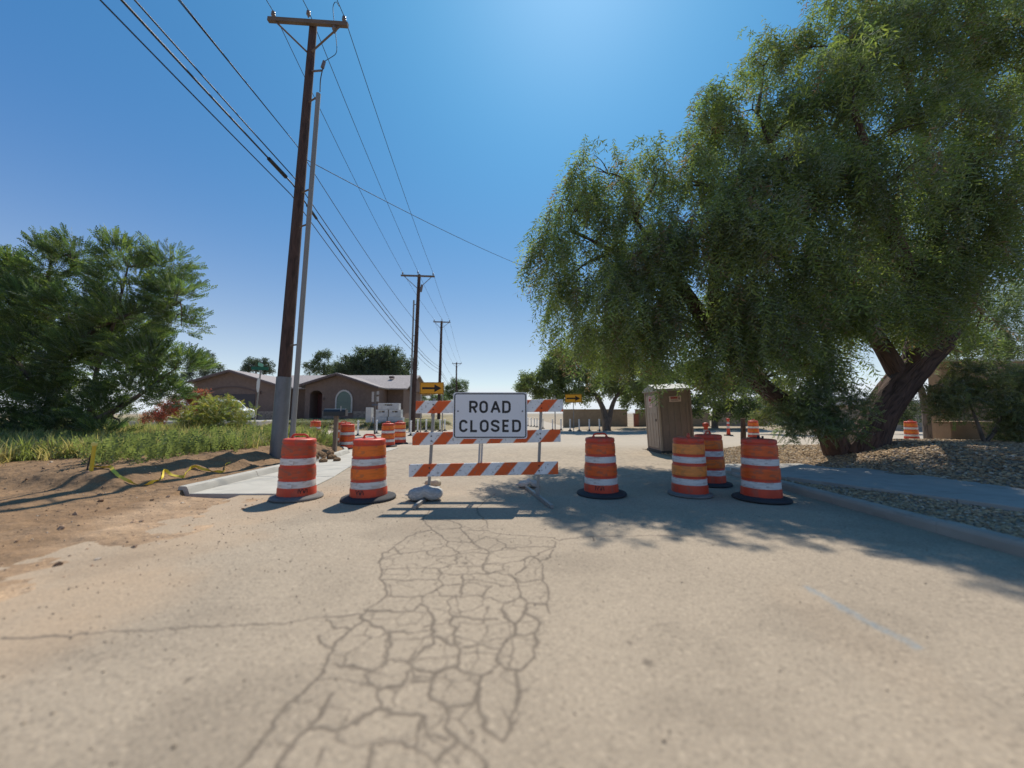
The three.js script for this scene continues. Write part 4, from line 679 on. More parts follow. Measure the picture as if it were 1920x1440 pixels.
arrowSign(810, 728, 19.5, 'larger yellow sign with black arrow pointing right behind the striped rails', [-0.55, 0.55]);
arrowSign(1075, 747, 28, 'smaller yellow sign with black arrow on a single post before the tan wall', [0]);
const whitePost = mat([0.78, 0.78, 0.75], 0.6), blackBase = mat([0.03, 0.03, 0.03], 0.8);
const delGeo = lathe([[0.0, 0.03], [0.055, 0.03], [0.055, 0.60], [0.062, 0.61], [0.062, 0.68], [0.055, 0.69], [0.055, 0.80], [0.045, 0.83], [0.07, 0.85], [0.07, 0.90], [0.05, 0.93], [0.0, 0.93]], 14), delBase = lathe([[0, 0.003], [0.19, 0.003], [0.19, 0.03], [0.12, 0.06], [0.062, 0.08], [0.062, 0.14], [0.0562, 0.14]], 14);
function delineator(u, v, label, group) {
  const p = G(u, v), t = thing('delineator_post', label, 'delineator', p, 0, group); part('tube', delGeo, whitePost, t); part('base', delBase, blackBase, t);
}
for (const [u, v] of [[1036, 807], [1052, 807], [1069, 808], [1086, 808], [1105, 808], [1124, 808]]) delineator(u, v, 'white tubular post in the row running past the small arrow sign', 'white posts past the arrow sign');
for (const [u, v] of [[990, 799], [996, 800], [1002, 800], [1007, 801], [1018, 804]]) delineator(u, v, 'distant white tubular post just beyond the edge of the ROAD CLOSED sign', 'white posts beyond the sign edge');
for (const [u, v] of [[671, 817], [706, 813], [770, 817]]) delineator(u, v, 'white tubular post on black base between the orange barrels by the concrete', 'white posts among the barrels');
for (const [u, v] of [[783, 811], [799, 810], [813, 808], [825, 809], [834, 808]]) delineator(u, v, 'white tubular post seen between the top two striped rails', 'white posts behind the barricade rails');
{ const p = G(1041, 812), t = thing('steel_post', 'thin pale steel post rising behind the end of the striped rails', 'post', p); part('shaft', cyl(0.035, 0.035, 2.6, 8, 0, 1.3, 0), steel, t); part('cap', cyl(0.045, 0.02, 0.05, 8, 0, 2.62, 0), steel, t); }
{ // street-name and stop sign seen from behind at the corner
  const p = At(476, 790, 19.5), y0 = 0.05, t = thing('street_sign', 'leaning street corner post with green name plate and edge-on stop sign', 'sign', V(p.x, y0, p.z)), top = At(489, 694, 19.5).sub(t.position);
  part('post', rod(V(0, 0, 0), top, 0.035), steel, t);
  part('name_plate', bx(0.78, 0.17, 0.01, 0, 0.09, 0, 0, 0.25, 0).translate(top.x - 0.05, top.y, top.z), mat([0.03, 0.16, 0.10], 0.5), t, 'green street name plate');
  part('name_plate', bx(0.01, 0.17, 0.7, 0, 0.27, 0, 0, 0.25, 0).translate(top.x - 0.02, top.y, top.z), mat([0.03, 0.16, 0.10], 0.5), t, 'green crossing street name plate');
  const q = At(485, 722, 19.5).sub(t.position); part('stop_panel', new THREE.CylinderGeometry(0.40, 0.40, 0.006, 8).rotateY(Math.PI / 8).rotateX(Math.PI / 2).rotateY(-0.8).translate(q.x, q.y, q.z + 0.04), mat([0.40, 0.38, 0.37], 0.45, { metalness: 0.5 }), t, 'grey back of the octagonal stop sign');
}
{ const p = G(702, 818), t = thing('marker_post', 'dark post with four small pale plates beside the stacked concrete blocks', 'post', p); part('post', bx(0.07, 2.7, 0.07, 0, 1.35, 0), mat([0.16, 0.14, 0.12], 0.7), t); for (const [x, y, h] of [[-0.14, 2.38, 0.62], [0.16, 2.62, 0.20], [0.16, 2.25, 0.30]]) part('plate', bx(0.14, h, 0.01, x, y, 0.045), mat([0.42, 0.40, 0.38], 0.5), t); part('clamp', bx(0.36, 0.10, 0.05, 0, 1.9, 0.04), mat([0.12, 0.13, 0.16], 0.7), t); }
{ // mailbox
  const p = At(627, 838, 12.5), y0 = hLeft(p.x, p.z), t = thing('mailbox', 'black mailbox on a square wooden post behind the kerb', 'mailbox', V(p.x, y0, p.z)), top = At(624, 780, 12.5).sub(t.position).y;
  part('post', bx(0.11, top + 0.05, 0.11, 0.02, (top + 0.05) / 2 - 0.04, 0, 0, 0, -0.02), mottled([0.20, 0.15, 0.11], 0.6, 8, 0.9, {}, 128, 0.5), t);
  const s = new THREE.Shape(); s.moveTo(-0.11, 0); s.lineTo(-0.11, 0.11); s.absarc(0, 0.11, 0.11, Math.PI, 0, true); s.lineTo(0.11, 0); s.lineTo(-0.11, 0);
  const bxg = part('box', new THREE.ExtrudeGeometry(s, { depth: 0.68, bevelEnabled: true, bevelSize: 0.006, bevelThickness: 0.006, bevelSegments: 1 }).rotateY(Math.PI / 2).translate(-0.34, top + 0.01, 0), mat([0.025, 0.03, 0.035], 0.4), t);
  part('door', bx(0.012, 0.19, 0.19, 0.356, top + 0.10, 0), mat([0.05, 0.05, 0.055], 0.4), bxg); part('flag', bx(0.02, 0.16, 0.012, 0.22, top + 0.24, 0.12), mat([0.35, 0.35, 0.35], 0.5), bxg);
}
{ // wooden stake with yellow tape, and the tape on the ground
  const p = GT(172, 884, hLeft), y = hLeft(p.x, p.z), t = thing('stake', 'short yellow stake with a black strip standing at the edge of the weeds', 'stake', V(p.x, y, p.z)); part('stick', bx(0.045, 0.50, 0.03, 0, 0.24, 0, 0, 0, -0.05), mat([0.72, 0.50, 0.03], 0.6), t); part('tape_knot', rbx(0.09, 0.07, 0.05, 0.015, 0.012, 0.47, 0), mat([0.80, 0.66, 0.16], 0.5), t); part('black_strip', bx(0.02, 0.26, 0.012, -0.055, 0.14, 0.01, 0, 0, -0.15), mat([0.03, 0.03, 0.03], 0.7), t);
  const px = [[174, 878], [200, 879], [216, 890], [236, 904], [252, 910], [285, 909], [303, 900], [309, 886], [322, 893], [343, 898], [350, 888], [362, 879], [385, 884], [405, 887], [420, 886], [424, 873], [432, 869]];
  const pts = px.map(([u, v]) => GT(u, v, hLeft));
  const c = new THREE.CatmullRomCurve3(pts), n = 160, pos = [], idx = [];
  for (let i = 0; i <= n; i++) { const q = c.getPoint(i / n), w = 0.022 + 0.016 * vn(i * 0.2, 4), a = vn(i * 0.11, 8) * 3.1; const gy = Math.max(0.0, hLeft(q.x, q.z)) + 0.012; q.y = Math.max(q.y, gy); pos.push(q.x, q.y + Math.sin(a) * w * 1.6 + 0.004, q.z - Math.cos(a) * w, q.x, q.y, q.z + Math.cos(a) * w); if (i < n) { const o = i * 2; idx.push(o, o + 1, o + 2, o + 1, o + 3, o + 2); } }
  const g = new THREE.BufferGeometry(); g.setAttribute('position', new THREE.Float32BufferAttribute(pos, 3)); g.setIndex(idx); g.computeVertexNormals();
  const tp = part('caution_tape', g, mat([0.74, 0.56, 0.05], 0.55, { side: THREE.DoubleSide }), scene); tp.userData = { label: 'loose yellow tape trailing across the dirt from the stake', category: 'tape' };
}
{ // rubble by the kerb, each lump its own thing
  reseed(71); let k = 0;
  for (const [u, v, s] of [[600, 862, 0.16], [612, 857, 0.19], [622, 862, 0.13], [590, 866, 0.12], [632, 866, 0.10], [606, 868, 0.10], [545, 850, 0.15], [560, 846, 0.14], [618, 852, 0.12]]) {
    const p = GT(u, v, hLeft), g = new THREE.IcosahedronGeometry(s, 2), P = g.attributes.position; for (let i = 0; i < P.count; i++) { const x = P.getX(i), y = P.getY(i), z = P.getZ(i), q = 0.6 + 0.8 * fbm(x / s * 1.4 + k * 5, y / s * 1.4 + z / s * 2, 3); P.setXYZ(i, x * q, y * q * 0.75, z * q); } g.computeVertexNormals();
    const m = part(numbered('earth_clod'), g, dirtMat, scene); m.position.set(p.x, Math.max(0.02, hLeft(p.x, p.z)) + s * 0.35, p.z); m.userData = { label: 'lump of dug up earth heaped beside the kerb below the mailbox', category: 'rubble', group: 'earth lumps by the kerb' }; k++;
  }
}
console.log('barricade and signs ready');

// ───────────────────────── portable toilet ─────────────────────────
{
  const c = G(1240, 851), t = thing('portable_toilet', 'brown plastic portable toilet with pale roof standing under the drooping tree', 'portable toilet', V(c.x + 0.57, 0.02, c.z - 0.6), 0.03); t.rotation.z = 0.045;
  const wallM = mottled([0.225, 0.17, 0.14], 0.25, 8, 0.6, {}, 128, 1), doorM = mottled([0.36, 0.285, 0.22], 0.3, 8, 0.6, {}, 128, 1), W = 1.16, Dp = 1.2, H = 2.08;
  part('wall', [bx(W - 0.04, H, Dp - 0.04, 0, H / 2 + 0.08, 0)], wallM, t);
  for (let k = 0; k < 5; k++) part('panel_rib', bx(0.07, H - 0.55, 0.022, -0.42 + k * 0.21, H / 2 - 0.08, Dp / 2 - 0.012), wallM, t);
  for (const [x, z] of [[-1, 1], [1, 1], [-1, -1], [1, -1]]) part('corner_post', rbx(0.075, H, 0.075, 0.015, x * (W / 2 - 0.028), H / 2 + 0.081, z * (Dp / 2 - 0.028)), x < 0 ? doorM : wallM, t);
  const door = part('door', rbx(0.035, H - 0.22, Dp - 0.26, 0.012, -W / 2 + 0.008, H / 2 + 0.07, 0), doorM, t);
  for (const z of [-0.25, 0, 0.25]) part('door_rib', rbx(0.016, 1.15, 0.09, 0.006, -W / 2 - 0.013, 0.82, z), doorM, door);
  part('latch', bx(0.03, 0.09, 0.06, -W / 2 - 0.02, 1.15, 0.36), mat([0.08, 0.06, 0.05], 0.5), door);
  part('base', bx(W + 0.06, 0.10, Dp + 0.06, 0, 0.05, 0), mat([0.05, 0.05, 0.05], 0.8), t);
  const s = new THREE.Shape(); s.moveTo(-Dp / 2 - 0.05, 0); s.lineTo(-Dp / 2 - 0.05, 0.05); s.quadraticCurveTo(-Dp * 0.32, 0.13, 0, 0.24); s.quadraticCurveTo(Dp * 0.32, 0.13, Dp / 2 + 0.05, 0.05); s.lineTo(Dp / 2 + 0.05, 0); s.lineTo(-Dp / 2 - 0.05, 0);
  part('roof', new THREE.ExtrudeGeometry(s, { depth: W + 0.08, bevelEnabled: true, bevelSize: 0.012, bevelThickness: 0.012, bevelSegments: 2 }).rotateY(Math.PI / 2).translate(-W / 2 - 0.04, H + 0.083, 0), mottled([0.33, 0.325, 0.30], 0.5, 8, 0.6, {}, 128, 1), t, 'pale grey arched roof');
  const notice = (seedN) => canvasTex(256, 128, (x) => { x.fillStyle = 'rgb(205,180,172)'; x.fillRect(0, 0, 256, 128); x.fillStyle = 'rgb(150,38,42)'; x.fillRect(34, 26, 150, 34); x.fillRect(24, 12, 204, 8); x.fillStyle = 'rgb(120,92,86)'; for (let i = 0; i < 3; i++) x.fillRect(40, 74 + i * 14, 120 + 40 * hash(i, seedN), 6); x.fillRect(200, 32, 30, 50); });
  part('notice', bx(0.42, 0.20, 0.006, 0.02, 1.86, Dp / 2 + 0.004), new THREE.MeshStandardMaterial({ map: notice(3), roughness: 0.6 }), t, 'small red and white notice on the side wall');
  part('notice', bx(0.006, 0.40, 0.30, -W / 2 - 0.014, 1.80, -0.05), new THREE.MeshStandardMaterial({ map: notice(5), roughness: 0.6 }), t, 'red and white notice on the door');
}
// ───────────────────────── more barrels, cones, post ─────────────────────────
function farFoot(u, D, h = 0) { const p = At(u, 790, D); return V(p.x, h, p.z); }
{
  let p = farFoot(652, 14.9); barrel(p.x, p.z, { v: 1, ring: 0.36, label: 'orange barrel on the concrete beside the mailbox post' });
  p = farFoot(645, 17.2); barrel(p.x, p.z, { v: 0, ring: 0.36, label: 'orange barrel mostly hidden behind the barrel near the mailbox' });
  p = farFoot(728, 16.2); barrel(p.x, p.z, { v: 2, ring: 0.38, label: 'orange barrel in front of its twin before the stacked concrete blocks', turn: 1 });
  p = farFoot(750, 17.6); barrel(p.x, p.z, { v: 0, ring: 0.38, label: 'orange barrel standing behind its twin before the stacked concrete blocks' });
  p = farFoot(592, 20.5); barrel(p.x, p.z, { v: 1, ring: 0.36, label: 'orange barrel sunk behind the weeds in front of the house door', turn: 0.4, y: 0.0 });
  p = farFoot(1707, 20); barrel(p.x, p.z, { v: 1, ring: 0.36, label: 'sunlit orange barrel beyond the gravel mound beside the big trunk' });
  p = farFoot(1412, 21.5); barrel(p.x, p.z, { v: 2, ring: 0.36, label: 'shaded orange barrel on the cross street beyond the wooden post' });
}
function cone(u, D, label) {
  const p = farFoot(u, D), t = thing('channelizer_cone', label, 'traffic cone', p, 0, 'tall orange cones');
  part('cone', lathe([[0.0, 0.05], [0.12, 0.05], [0.095, 0.35], [0.075, 0.70], [0.06, 0.93], [0.085, 0.95], [0.10, 1.0], [0.085, 1.06], [0.04, 1.08], [0, 1.08]], 20), bodyMats[0], t);
  part('white_band', lathe([[0.098, 0.45], [0.094, 0.45], [0.086, 0.60], [0.080, 0.60]], 20), whiteMats[1], t); part('white_band', lathe([[0.084, 0.72], [0.078, 0.72], [0.070, 0.85], [0.064, 0.85]], 20), whiteMats[1], t);
  part('base', rbx(0.40, 0.06, 0.40, 0.02, 0, 0.034, 0), blackBase, t);
}
cone(1323, 12.5, 'tall orange cone rising behind the pair of barrels near the toilet');
cone(1365, 24, 'distant tall orange cone in tree shade on the cross street');
{ const p = farFoot(1392, 17.5), t = thing('wooden_post', 'weathered stub of brown wooden post at the street corner', 'post', p); part('shaft', limb([V(0, -0.1, 0), V(0.02, 0.5, 0), V(0.03, 1.15, 0)], [0.12, 0.11, 0.10], 10, 10, 0.1), bark, t); part('cut_top', cyl(0.1, 0.098, 0.02, 10, 0.03, 1.155, 0), mat([0.3, 0.22, 0.14], 0.9), t); }

// ───────────────────────── utility poles and wires ─────────────────────────
const poleWood = new THREE.MeshStandardMaterial({ map: barkTex([0.075, 0.044, 0.034], [0.035, 0.022, 0.018]), bumpMap: barkBump, bumpScale: 0.01, roughness: 0.9 });
const armWood = mottled([0.16, 0.12, 0.09], 0.5, 8, 0.9, {}, 128, 0.8), grayMetal = mottled([0.17, 0.18, 0.19], 0.25, 8, 0.5, { metalness: 0.35 }, 128, 0.8), conduitM = mottled([0.25, 0.24, 0.22], 0.3, 8, 0.6, {}, 128, 0.8), porcelain = mat([0.16, 0.13, 0.12], 0.4), wireM = mat([0.02, 0.02, 0.022], 0.6);
const insGeo = () => lathe([[0, 0], [0.02, 0], [0.02, 0.06], [0.055, 0.07], [0.06, 0.10], [0.035, 0.12], [0.055, 0.14], [0.05, 0.18], [0.03, 0.21], [0, 0.21]], 12);
function pole(base, top, r0, r1, armPx, D, label, o = {}) {
  const t = thing('utility_pole', label, 'utility pole', base, 0, 'wooden utility poles along the road'), q = p => p.clone().sub(base), A = q(armPx[0]), B = q(armPx[1]), T = q(top), C = A.clone().add(B).multiplyScalar(0.5), zf = 0.11;
  part('pole', limb([V(0, -0.4, 0), T.clone().multiplyScalar(0.33), T.clone().multiplyScalar(0.66), T], [r0, lerp(r0, r1, 0.35), lerp(r0, r1, 0.68), r1], 30, 20, 0.03), poleWood, t);
  const d = B.clone().sub(A), g = bx(d.length(), 0.12, 0.10).rotateZ(Math.atan2(d.y, d.x)).translate(C.x, C.y, C.z + zf + r1 * 0.6); part('crossarm', g, armWood, t);
  const W = [];
  for (const f of o.ins || [0.05, 0.5, 0.95]) { const p = A.clone().addScaledVector(d, f); p.z += zf + r1 * 0.6; p.y += f === 0.5 ? 0.16 : 0.06; part('insulator', insGeo().translate(p.x, p.y, p.z), porcelain, t); W.push(p.add(V(0, 0.2, 0)).add(base)); }
  if (o.brace !== false) for (const f of [0.1, 0.9]) { const p = A.clone().addScaledVector(d, f), s = T.clone().multiplyScalar((C.y - d.length() * 0.36) / T.y); part('brace', rod(V(p.x, p.y - 0.06, p.z + zf + r1 * 0.6), V(s.x + (f < 0.5 ? -r1 : r1) * 0.7, s.y, s.z + r1 * 0.9), 0.025), armWood, t); }
  t.userData.wires = undefined; delete t.userData.wires;
  return { t, W, T, base };
}
const D1 = 10.5, b1 = At(521, 842, D1), g1 = V(b1.x, hLeft(b1.x, b1.z), b1.z), top1 = At(588, 42, D1);
const P1 = pole(g1, top1, 0.185, 0.105, [At(510, 48, D1), At(657, 58, D1)], D1, 'tall dark wooden pole with grey metal sleeve beside the new kerb', { ins: [0.06, 0.5, 0.95] });
{
  const t = P1.t, at = k => P1.T.clone().multiplyScalar(k);
  const sl = at(0.172); part('metal_sleeve', rod(V(0, -0.05, 0), sl, 0.2, 0.188, 24), grayMetal, t, 'grey metal sleeve round the foot of the pole');
  const c0 = At(547, 812, 10.25).sub(g1), c1 = At(597, 176, 10.25).sub(g1); c0.y = 0;
  part('conduit', rod(c0, c1, 0.068, 0.062, 14), conduitM, t, 'grey riser pipe standing off the pole');
  for (const k of [0.24, 0.505, 0.585, 0.80]) { const a = at(k), b = c0.clone().lerp(c1, Math.min(1, (a.y - c0.y) / (c1.y - c0.y))); part('bracket', rod(a, b, 0.022), armWood, t); }
  const cut = At(606, 120, 10.3).sub(g1); part('cutout', [rod(cut.clone().add(V(-0.02, -0.12, 0)), cut.clone().add(V(0.03, 0.08, 0)), 0.05, 0.045), rod(cut.clone().add(V(-0.04, -0.2, 0)), at(0.878), 0.028)], porcelain, t);
  part('jumper', [tube([At(600, 172, 10.25).sub(g1), At(601, 150, 10.25).sub(g1), cut.clone().add(V(0, -0.1, 0))], 0.014, 10), tube([cut.clone().add(V(0.03, 0.08, 0)), At(620, 108, 10.3).sub(g1), At(630, 100, 10.3).sub(g1), At(630, 70, 10.35).sub(g1), At(627, 45, 10.4).sub(g1), At(625, 10, 10.4).sub(g1), At(630, 3, 10.4).sub(g1), At(636, 12, 10.45).sub(g1)], 0.009, 40)], wireM, t);
  part('fuse_holder', insGeo().scale(1.2, 1.4, 1.2).translate(...At(627, 62, 10.35).sub(g1).toArray()), porcelain, t);
}
function farPole(u0, v0, u1, v1, arm, D, gh, r0, r1, label) { const b = At(u0, v0, D), g = V(b.x, gh, b.z); return pole(g, At(u1, v1, D), r0, r1, [At(arm[0], arm[1], D), At(arm[2], arm[3], D)], D, label, { brace: true }); }
const P2 = farPole(773, 800, 786, 515, [753, 518, 816, 520], 29, 0, 0.2, 0.12, 'dark wooden pole with attached riser pipe beside the brown house');
{ const t = P2.t, c0 = At(768, 800, 28.7).sub(P2.base), c1 = At(776, 563, 28.7).sub(P2.base); c0.y = 0; part('conduit', rod(c0, c1, 0.07, 0.06), conduitM, t); for (const k of [0.35, 0.6, 0.8]) { const a = P2.T.clone().multiplyScalar(k), b = c0.clone().lerp(c1, (a.y) / c1.y); part('bracket', rod(a, b, 0.03), armWood, t); }
  const p = At(789, 540, 28.8).sub(P2.base); part('cutout', rod(p.clone().add(V(0, -0.3, 0)), p.clone().add(V(0.1, 0.25, 0)), 0.09), porcelain, t); }
const P3 = farPole(822, 800, 828, 602, [813, 604, 845, 605], 44, 0, 0.2, 0.13, 'slimmer wooden pole farther along the road behind the barricade');
const P4 = farPole(855, 790, 856, 680, [848, 682, 866, 682], 80, 0, 0.2, 0.14, 'farthest wooden pole above the distant roadside tree');
function wire(pts, r, label, category, sag, extra) {   // spans between fixed points, each hanging in its own sag
  const gs = [];
  for (let i = 0; i + 1 < pts.length; i++) { const P = []; for (let k = 0; k <= 14; k++) { const t = k / 14, p = pts[i].clone().lerp(pts[i + 1], t); p.y -= 4 * sag * pts[i].distanceTo(pts[i + 1]) * t * (1 - t); P.push(p); } gs.push(tube(P, r, 40, 6)); }
  const t = thing(category === 'power line' ? 'power_line' : 'overhead_cable', label, category); part('wire', gs, wireM, t); if (extra) extra(t); return t;
}
const back = (p, dx, dy) => p.clone().add(V(dx, dy, 42));
['power line on the crossarm insulators farthest from the road', 'power line on the pole top insulators', 'power line on the crossarm insulators nearest the road'].forEach((l, i) => wire([back(P1.W[i], 0.6, -0.3), P1.W[i], P2.W[i], P3.W[i], P4.W[i]], 0.011, l, 'power line', 0.012));
{
  const on = (P, k, dx) => P.base.clone().add(P.T.clone().multiplyScalar(k)).add(V(dx, 0, 0)), y1 = v => { const p = At(555, v, D1); return (p.y - g1.y) / P1.T.y; };
  const far = [0.70, 0.56, 0.535, 0.50], spec = [[272, -0.2, 0.012, 'upper twisted pair of cables below the crossarm'], [335, -0.16, 0.015, 'communication cable hung above the thick spliced cable'], [345, -0.22, 0.021, 'thick black cable with splice cases close to the pole'], [366, -0.22, 0.013, 'lowest overhead cable along the poles']];
  spec.forEach(([v, dx, r, l], i) => {
    const a = on(P1, y1(v), dx), b = on(P2, far[i], -0.15), c = on(P3, far[i], -0.15), d = on(P4, far[i], -0.15), w = [back(a, 0.5, i === 0 ? 1.5 : 2.3), a, b, c, d];
    wire(w, r, l, 'cable', 0.014, t => {
      if (i === 0) part('wire', tube([0, 0.25, 0.5, 0.75, 1].map(k => { const p = w[0].clone().lerp(a, k); p.y -= 4 * 0.017 * 42 * k * (1 - k); p.x -= 0.28 * Math.sin(k * 3.14) * (1 - k); return p; }), 0.010, 60), wireM, t);
      if (i === 2) { const e = k => { const p = w[0].clone().lerp(a, k); p.y -= 4 * 0.014 * 42 * k * (1 - k); return p; }, f = k => { const p = a.clone().lerp(b, k); p.y -= 4 * 0.014 * a.distanceTo(b) * k * (1 - k); return p; }; part('splice_case', rod(e(0.992), e(0.974), 0.055, 0.05, 12), wireM, t, 'long black splice case'); part('splice_case', rod(f(0.05), f(0.085), 0.045, 0.04, 12), wireM, t, 'short black splice case'); }
    });
  });
  const s0 = on(P1, y1(300), 0.14), s1 = At(1010, 510, 26); wire([s0, s1, At(1320, 600, 40)], 0.012, 'single service cable crossing the road toward the drooping tree', 'cable', 0.012);
}
console.log('poles ready');

// ───────────────────────── the brown house ─────────────────────────
const stucco = mottled([0.20, 0.135, 0.105], 0.22, 16, 0.95, {}, 256, 3), roofM = mottled([0.33, 0.29, 0.275], 0.4, 32, 0.95, {}, 256, 4), trimM = mat([0.55, 0.50, 0.45], 0.8), stoneM = mottled([0.30, 0.225, 0.17], 0.9, 32, 0.95, {}, 256, 3), fasciaM = mat([0.14, 0.09, 0.075], 0.8);
{
  const D = 40, gy = 0.72, X = u => (u - 960) / FPX * D, Y = v => At(960, v, D).y;
  const t = thing('brown_house', 'single storey brown stucco house with shingled gables across the street', 'house', V(X(560), gy, -D)), ox = X(560), lx = u => X(u) - ox, ly = v => Y(v) - gy;
  const solid = (poly, depth, z) => planarUV(new THREE.ExtrudeGeometry(new THREE.Shape(poly.map(p => new THREE.Vector2(p[0], p[1]))), { depth, bevelEnabled: false }).translate(0, 0, z));
  const eave = ly(726), y0 = -0.3;
  // garage wing, recessed middle, front gable wing, long body
  part('wall', solid([[lx(362), y0], [lx(520), y0], [lx(520), ly(722)], [lx(432), ly(696)], [lx(362), ly(716)]], 7, -7), stucco, t);
  { // front gable wing, its arched porch cut through the wall
    const sh = new THREE.Shape([[lx(572), y0], [lx(708), y0], [lx(708), eave], [lx(633), ly(703)], [lx(572), ly(722)]].map(p => new THREE.Vector2(p[0], p[1]))), hole = new THREE.Path(), a = lx(581), b = lx(604);
    hole.moveTo(a, y0 + 0.28); hole.lineTo(a, ly(741)); hole.absellipse((a + b) / 2, ly(741), (b - a) / 2, ly(732) - ly(741), Math.PI, 0, true); hole.lineTo(b, y0 + 0.28); hole.lineTo(a, y0 + 0.28); sh.holes.push(hole);
    part('wall', planarUV(new THREE.ExtrudeGeometry(sh, { depth: 7, bevelEnabled: false, curveSegments: 16 }).translate(0, 0, -7)), stucco, t);
  }
  part('wall', solid([[lx(521), y0], [lx(571), y0], [lx(571), eave], [lx(521), eave]], 6, -8), stucco, t);
  part('wall', solid([[lx(709), y0], [lx(741), y0], [lx(741), eave], [lx(709), eave]], 9, -12), stucco, t);
  const slab = (a, b, c, d, th = 0.14) => { const n = b.clone().sub(a).cross(d.clone().sub(a)).normalize(); if (n.y < 0) n.negate(); const e = [a, b, c, d], f = e.map(p => p.clone().addScaledVector(n, th)), pos = [], q = (p, r, s, u) => { for (const v of [p, r, s, p, s, u]) pos.push(v.x, v.y, v.z); }; q(f[0], f[1], f[2], f[3]); q(e[0], e[3], e[2], e[1]); for (let i = 0; i < 4; i++) q(e[i], e[(i + 1) % 4], f[(i + 1) % 4], f[i]); const g = new THREE.BufferGeometry(); g.setAttribute('position', new THREE.Float32BufferAttribute(pos, 3)); return planarUV(g); };
  const rf = part('roof', [
    slab(V(lx(352), ly(719), 0.5), V(lx(432), ly(696), 0.5), V(lx(432), ly(696), -9), V(lx(352), ly(719), -9)), slab(V(lx(432), ly(696), 0.5), V(lx(532), ly(726), 0.5), V(lx(532), ly(726), -9), V(lx(432), ly(696), -9)),
    slab(V(lx(556), ly(726), 0.5), V(lx(633), ly(702), 0.5), V(lx(633), ly(702), -8), V(lx(556), ly(726), -8)), slab(V(lx(633), ly(702), 0.5), V(lx(712), ly(728), 0.5), V(lx(712), ly(728), -8), V(lx(633), ly(702), -8)),
    slab(V(lx(440), ly(728), -0.8), V(lx(752), ly(728), -2.2), V(lx(752), ly(692), -8), V(lx(440), ly(692), -8)), slab(V(lx(440), ly(692), -8), V(lx(752), ly(692), -8), V(lx(752), ly(730), -15), V(lx(440), ly(730), -15)),
  ], roofM, t);
  for (const [u, v] of [[598, 699], [702, 700]]) part('roof_vent', bx(0.5, 0.25, 0.5, lx(u) * 1.0, ly(v) + 0.1, -5.6), fasciaM, rf);
  part('wall', solid([[-3.4, 0], [3.4, 0], [0, 1.7]], 0.2, 0).rotateY(Math.PI / 2).translate(lx(744), eave - 0.05, -8), stucco, t, 'gable end above the side wall');
  const fas = (u0, v0, u1, v1, z) => { const a = V(lx(u0), ly(v0), z), b = V(lx(u1), ly(v1), z), d = b.clone().sub(a); return bx(d.length(), 0.20, 0.06).rotateZ(Math.atan2(d.y, d.x)).translate((a.x + b.x) / 2, (a.y + b.y) / 2 - 0.02, z + 0.04); };
  part('fascia', [fas(352, 719, 432, 696, 0.5), fas(432, 696, 532, 726, 0.5)], fasciaM, t); part('fascia', [fas(556, 726, 633, 702, 0.5), fas(633, 702, 712, 728, 0.5)], fasciaM, t);
  // garage opening
  const ga = new THREE.Shape(); ga.moveTo(lx(380), ly(737)); ga.quadraticCurveTo(lx(432), ly(716), lx(484), ly(737)); ga.lineTo(lx(484), ly(735)); ga.quadraticCurveTo(lx(432), ly(713), lx(380), ly(735)); part('arch_trim', new THREE.ExtrudeGeometry(ga, { depth: 0.07, bevelEnabled: false, curveSegments: 20 }).translate(0, 0, 0.003), fasciaM, t);
  const gd = part('garage_door', bx(lx(479) - lx(388), ly(739) - y0, 0.08, (lx(479) + lx(388)) / 2, (ly(739) + y0) / 2, 0.03), mat([0.065, 0.05, 0.05], 0.6), t); for (let k = 0; k < 4; k++) part('door_panel', bx(lx(478) - lx(389), 0.44, 0.03, (lx(479) + lx(388)) / 2, 0.24 + k * 0.5, 0.085), mat([0.075, 0.058, 0.056], 0.6), gd);
  part('garage_frame', [bx(0.12, ly(737) - y0, 0.12, lx(480) + 0.06, (ly(737) + y0) / 2, 0.05), bx(0.12, ly(737) - y0, 0.12, lx(387) - 0.06, (ly(737) + y0) / 2, 0.05)], stucco, t);
  // stone base
  part('stone_base', [bx(lx(516) - lx(486), 0.95, 0.10, (lx(516) + lx(486)) / 2, 0.40, 0.045), bx(lx(708) - lx(664), 0.95, 0.10, (lx(708) + lx(664)) / 2, 0.40, 0.045), bx(lx(628) - lx(606), 0.95, 0.10, (lx(628) + lx(606)) / 2, 0.40, 0.045)], stoneM, t);
  // arched window
  const arch = (u0, u1, vt, vs, yb) => { const s = new THREE.Shape(), a = lx(u0), b = lx(u1), r = (b - a) / 2; s.moveTo(a, yb); s.lineTo(b, yb); s.lineTo(b, ly(vs)); s.absellipse((a + b) / 2, ly(vs), r, ly(vt) - ly(vs), 0, Math.PI, false); s.lineTo(a, yb); return s; };
  const wn = part('arched_window', new THREE.ExtrudeGeometry(arch(632, 659, 734, 750, ly(773)), { depth: 0.05, bevelEnabled: false, curveSegments: 24 }).translate(0, 0, 0.01), mat([0.055, 0.115, 0.10], 0.15), t, 'green tinted arched window');
  const fr = arch(629.5, 661.5, 731, 750, ly(774)); fr.holes.push(new THREE.Path(arch(632, 659, 734, 750, ly(773)).getPoints(24))); part('frame', new THREE.ExtrudeGeometry(fr, { depth: 0.10, bevelEnabled: false, curveSegments: 24 }).translate(0, 0, 0.012), trimM, wn); part('sash', bx(lx(659) - lx(632) - 0.04, 0.06, 0.05, (lx(659) + lx(632)) / 2, ly(755), 0.05), mat([0.10, 0.15, 0.13], 0.5), wn);
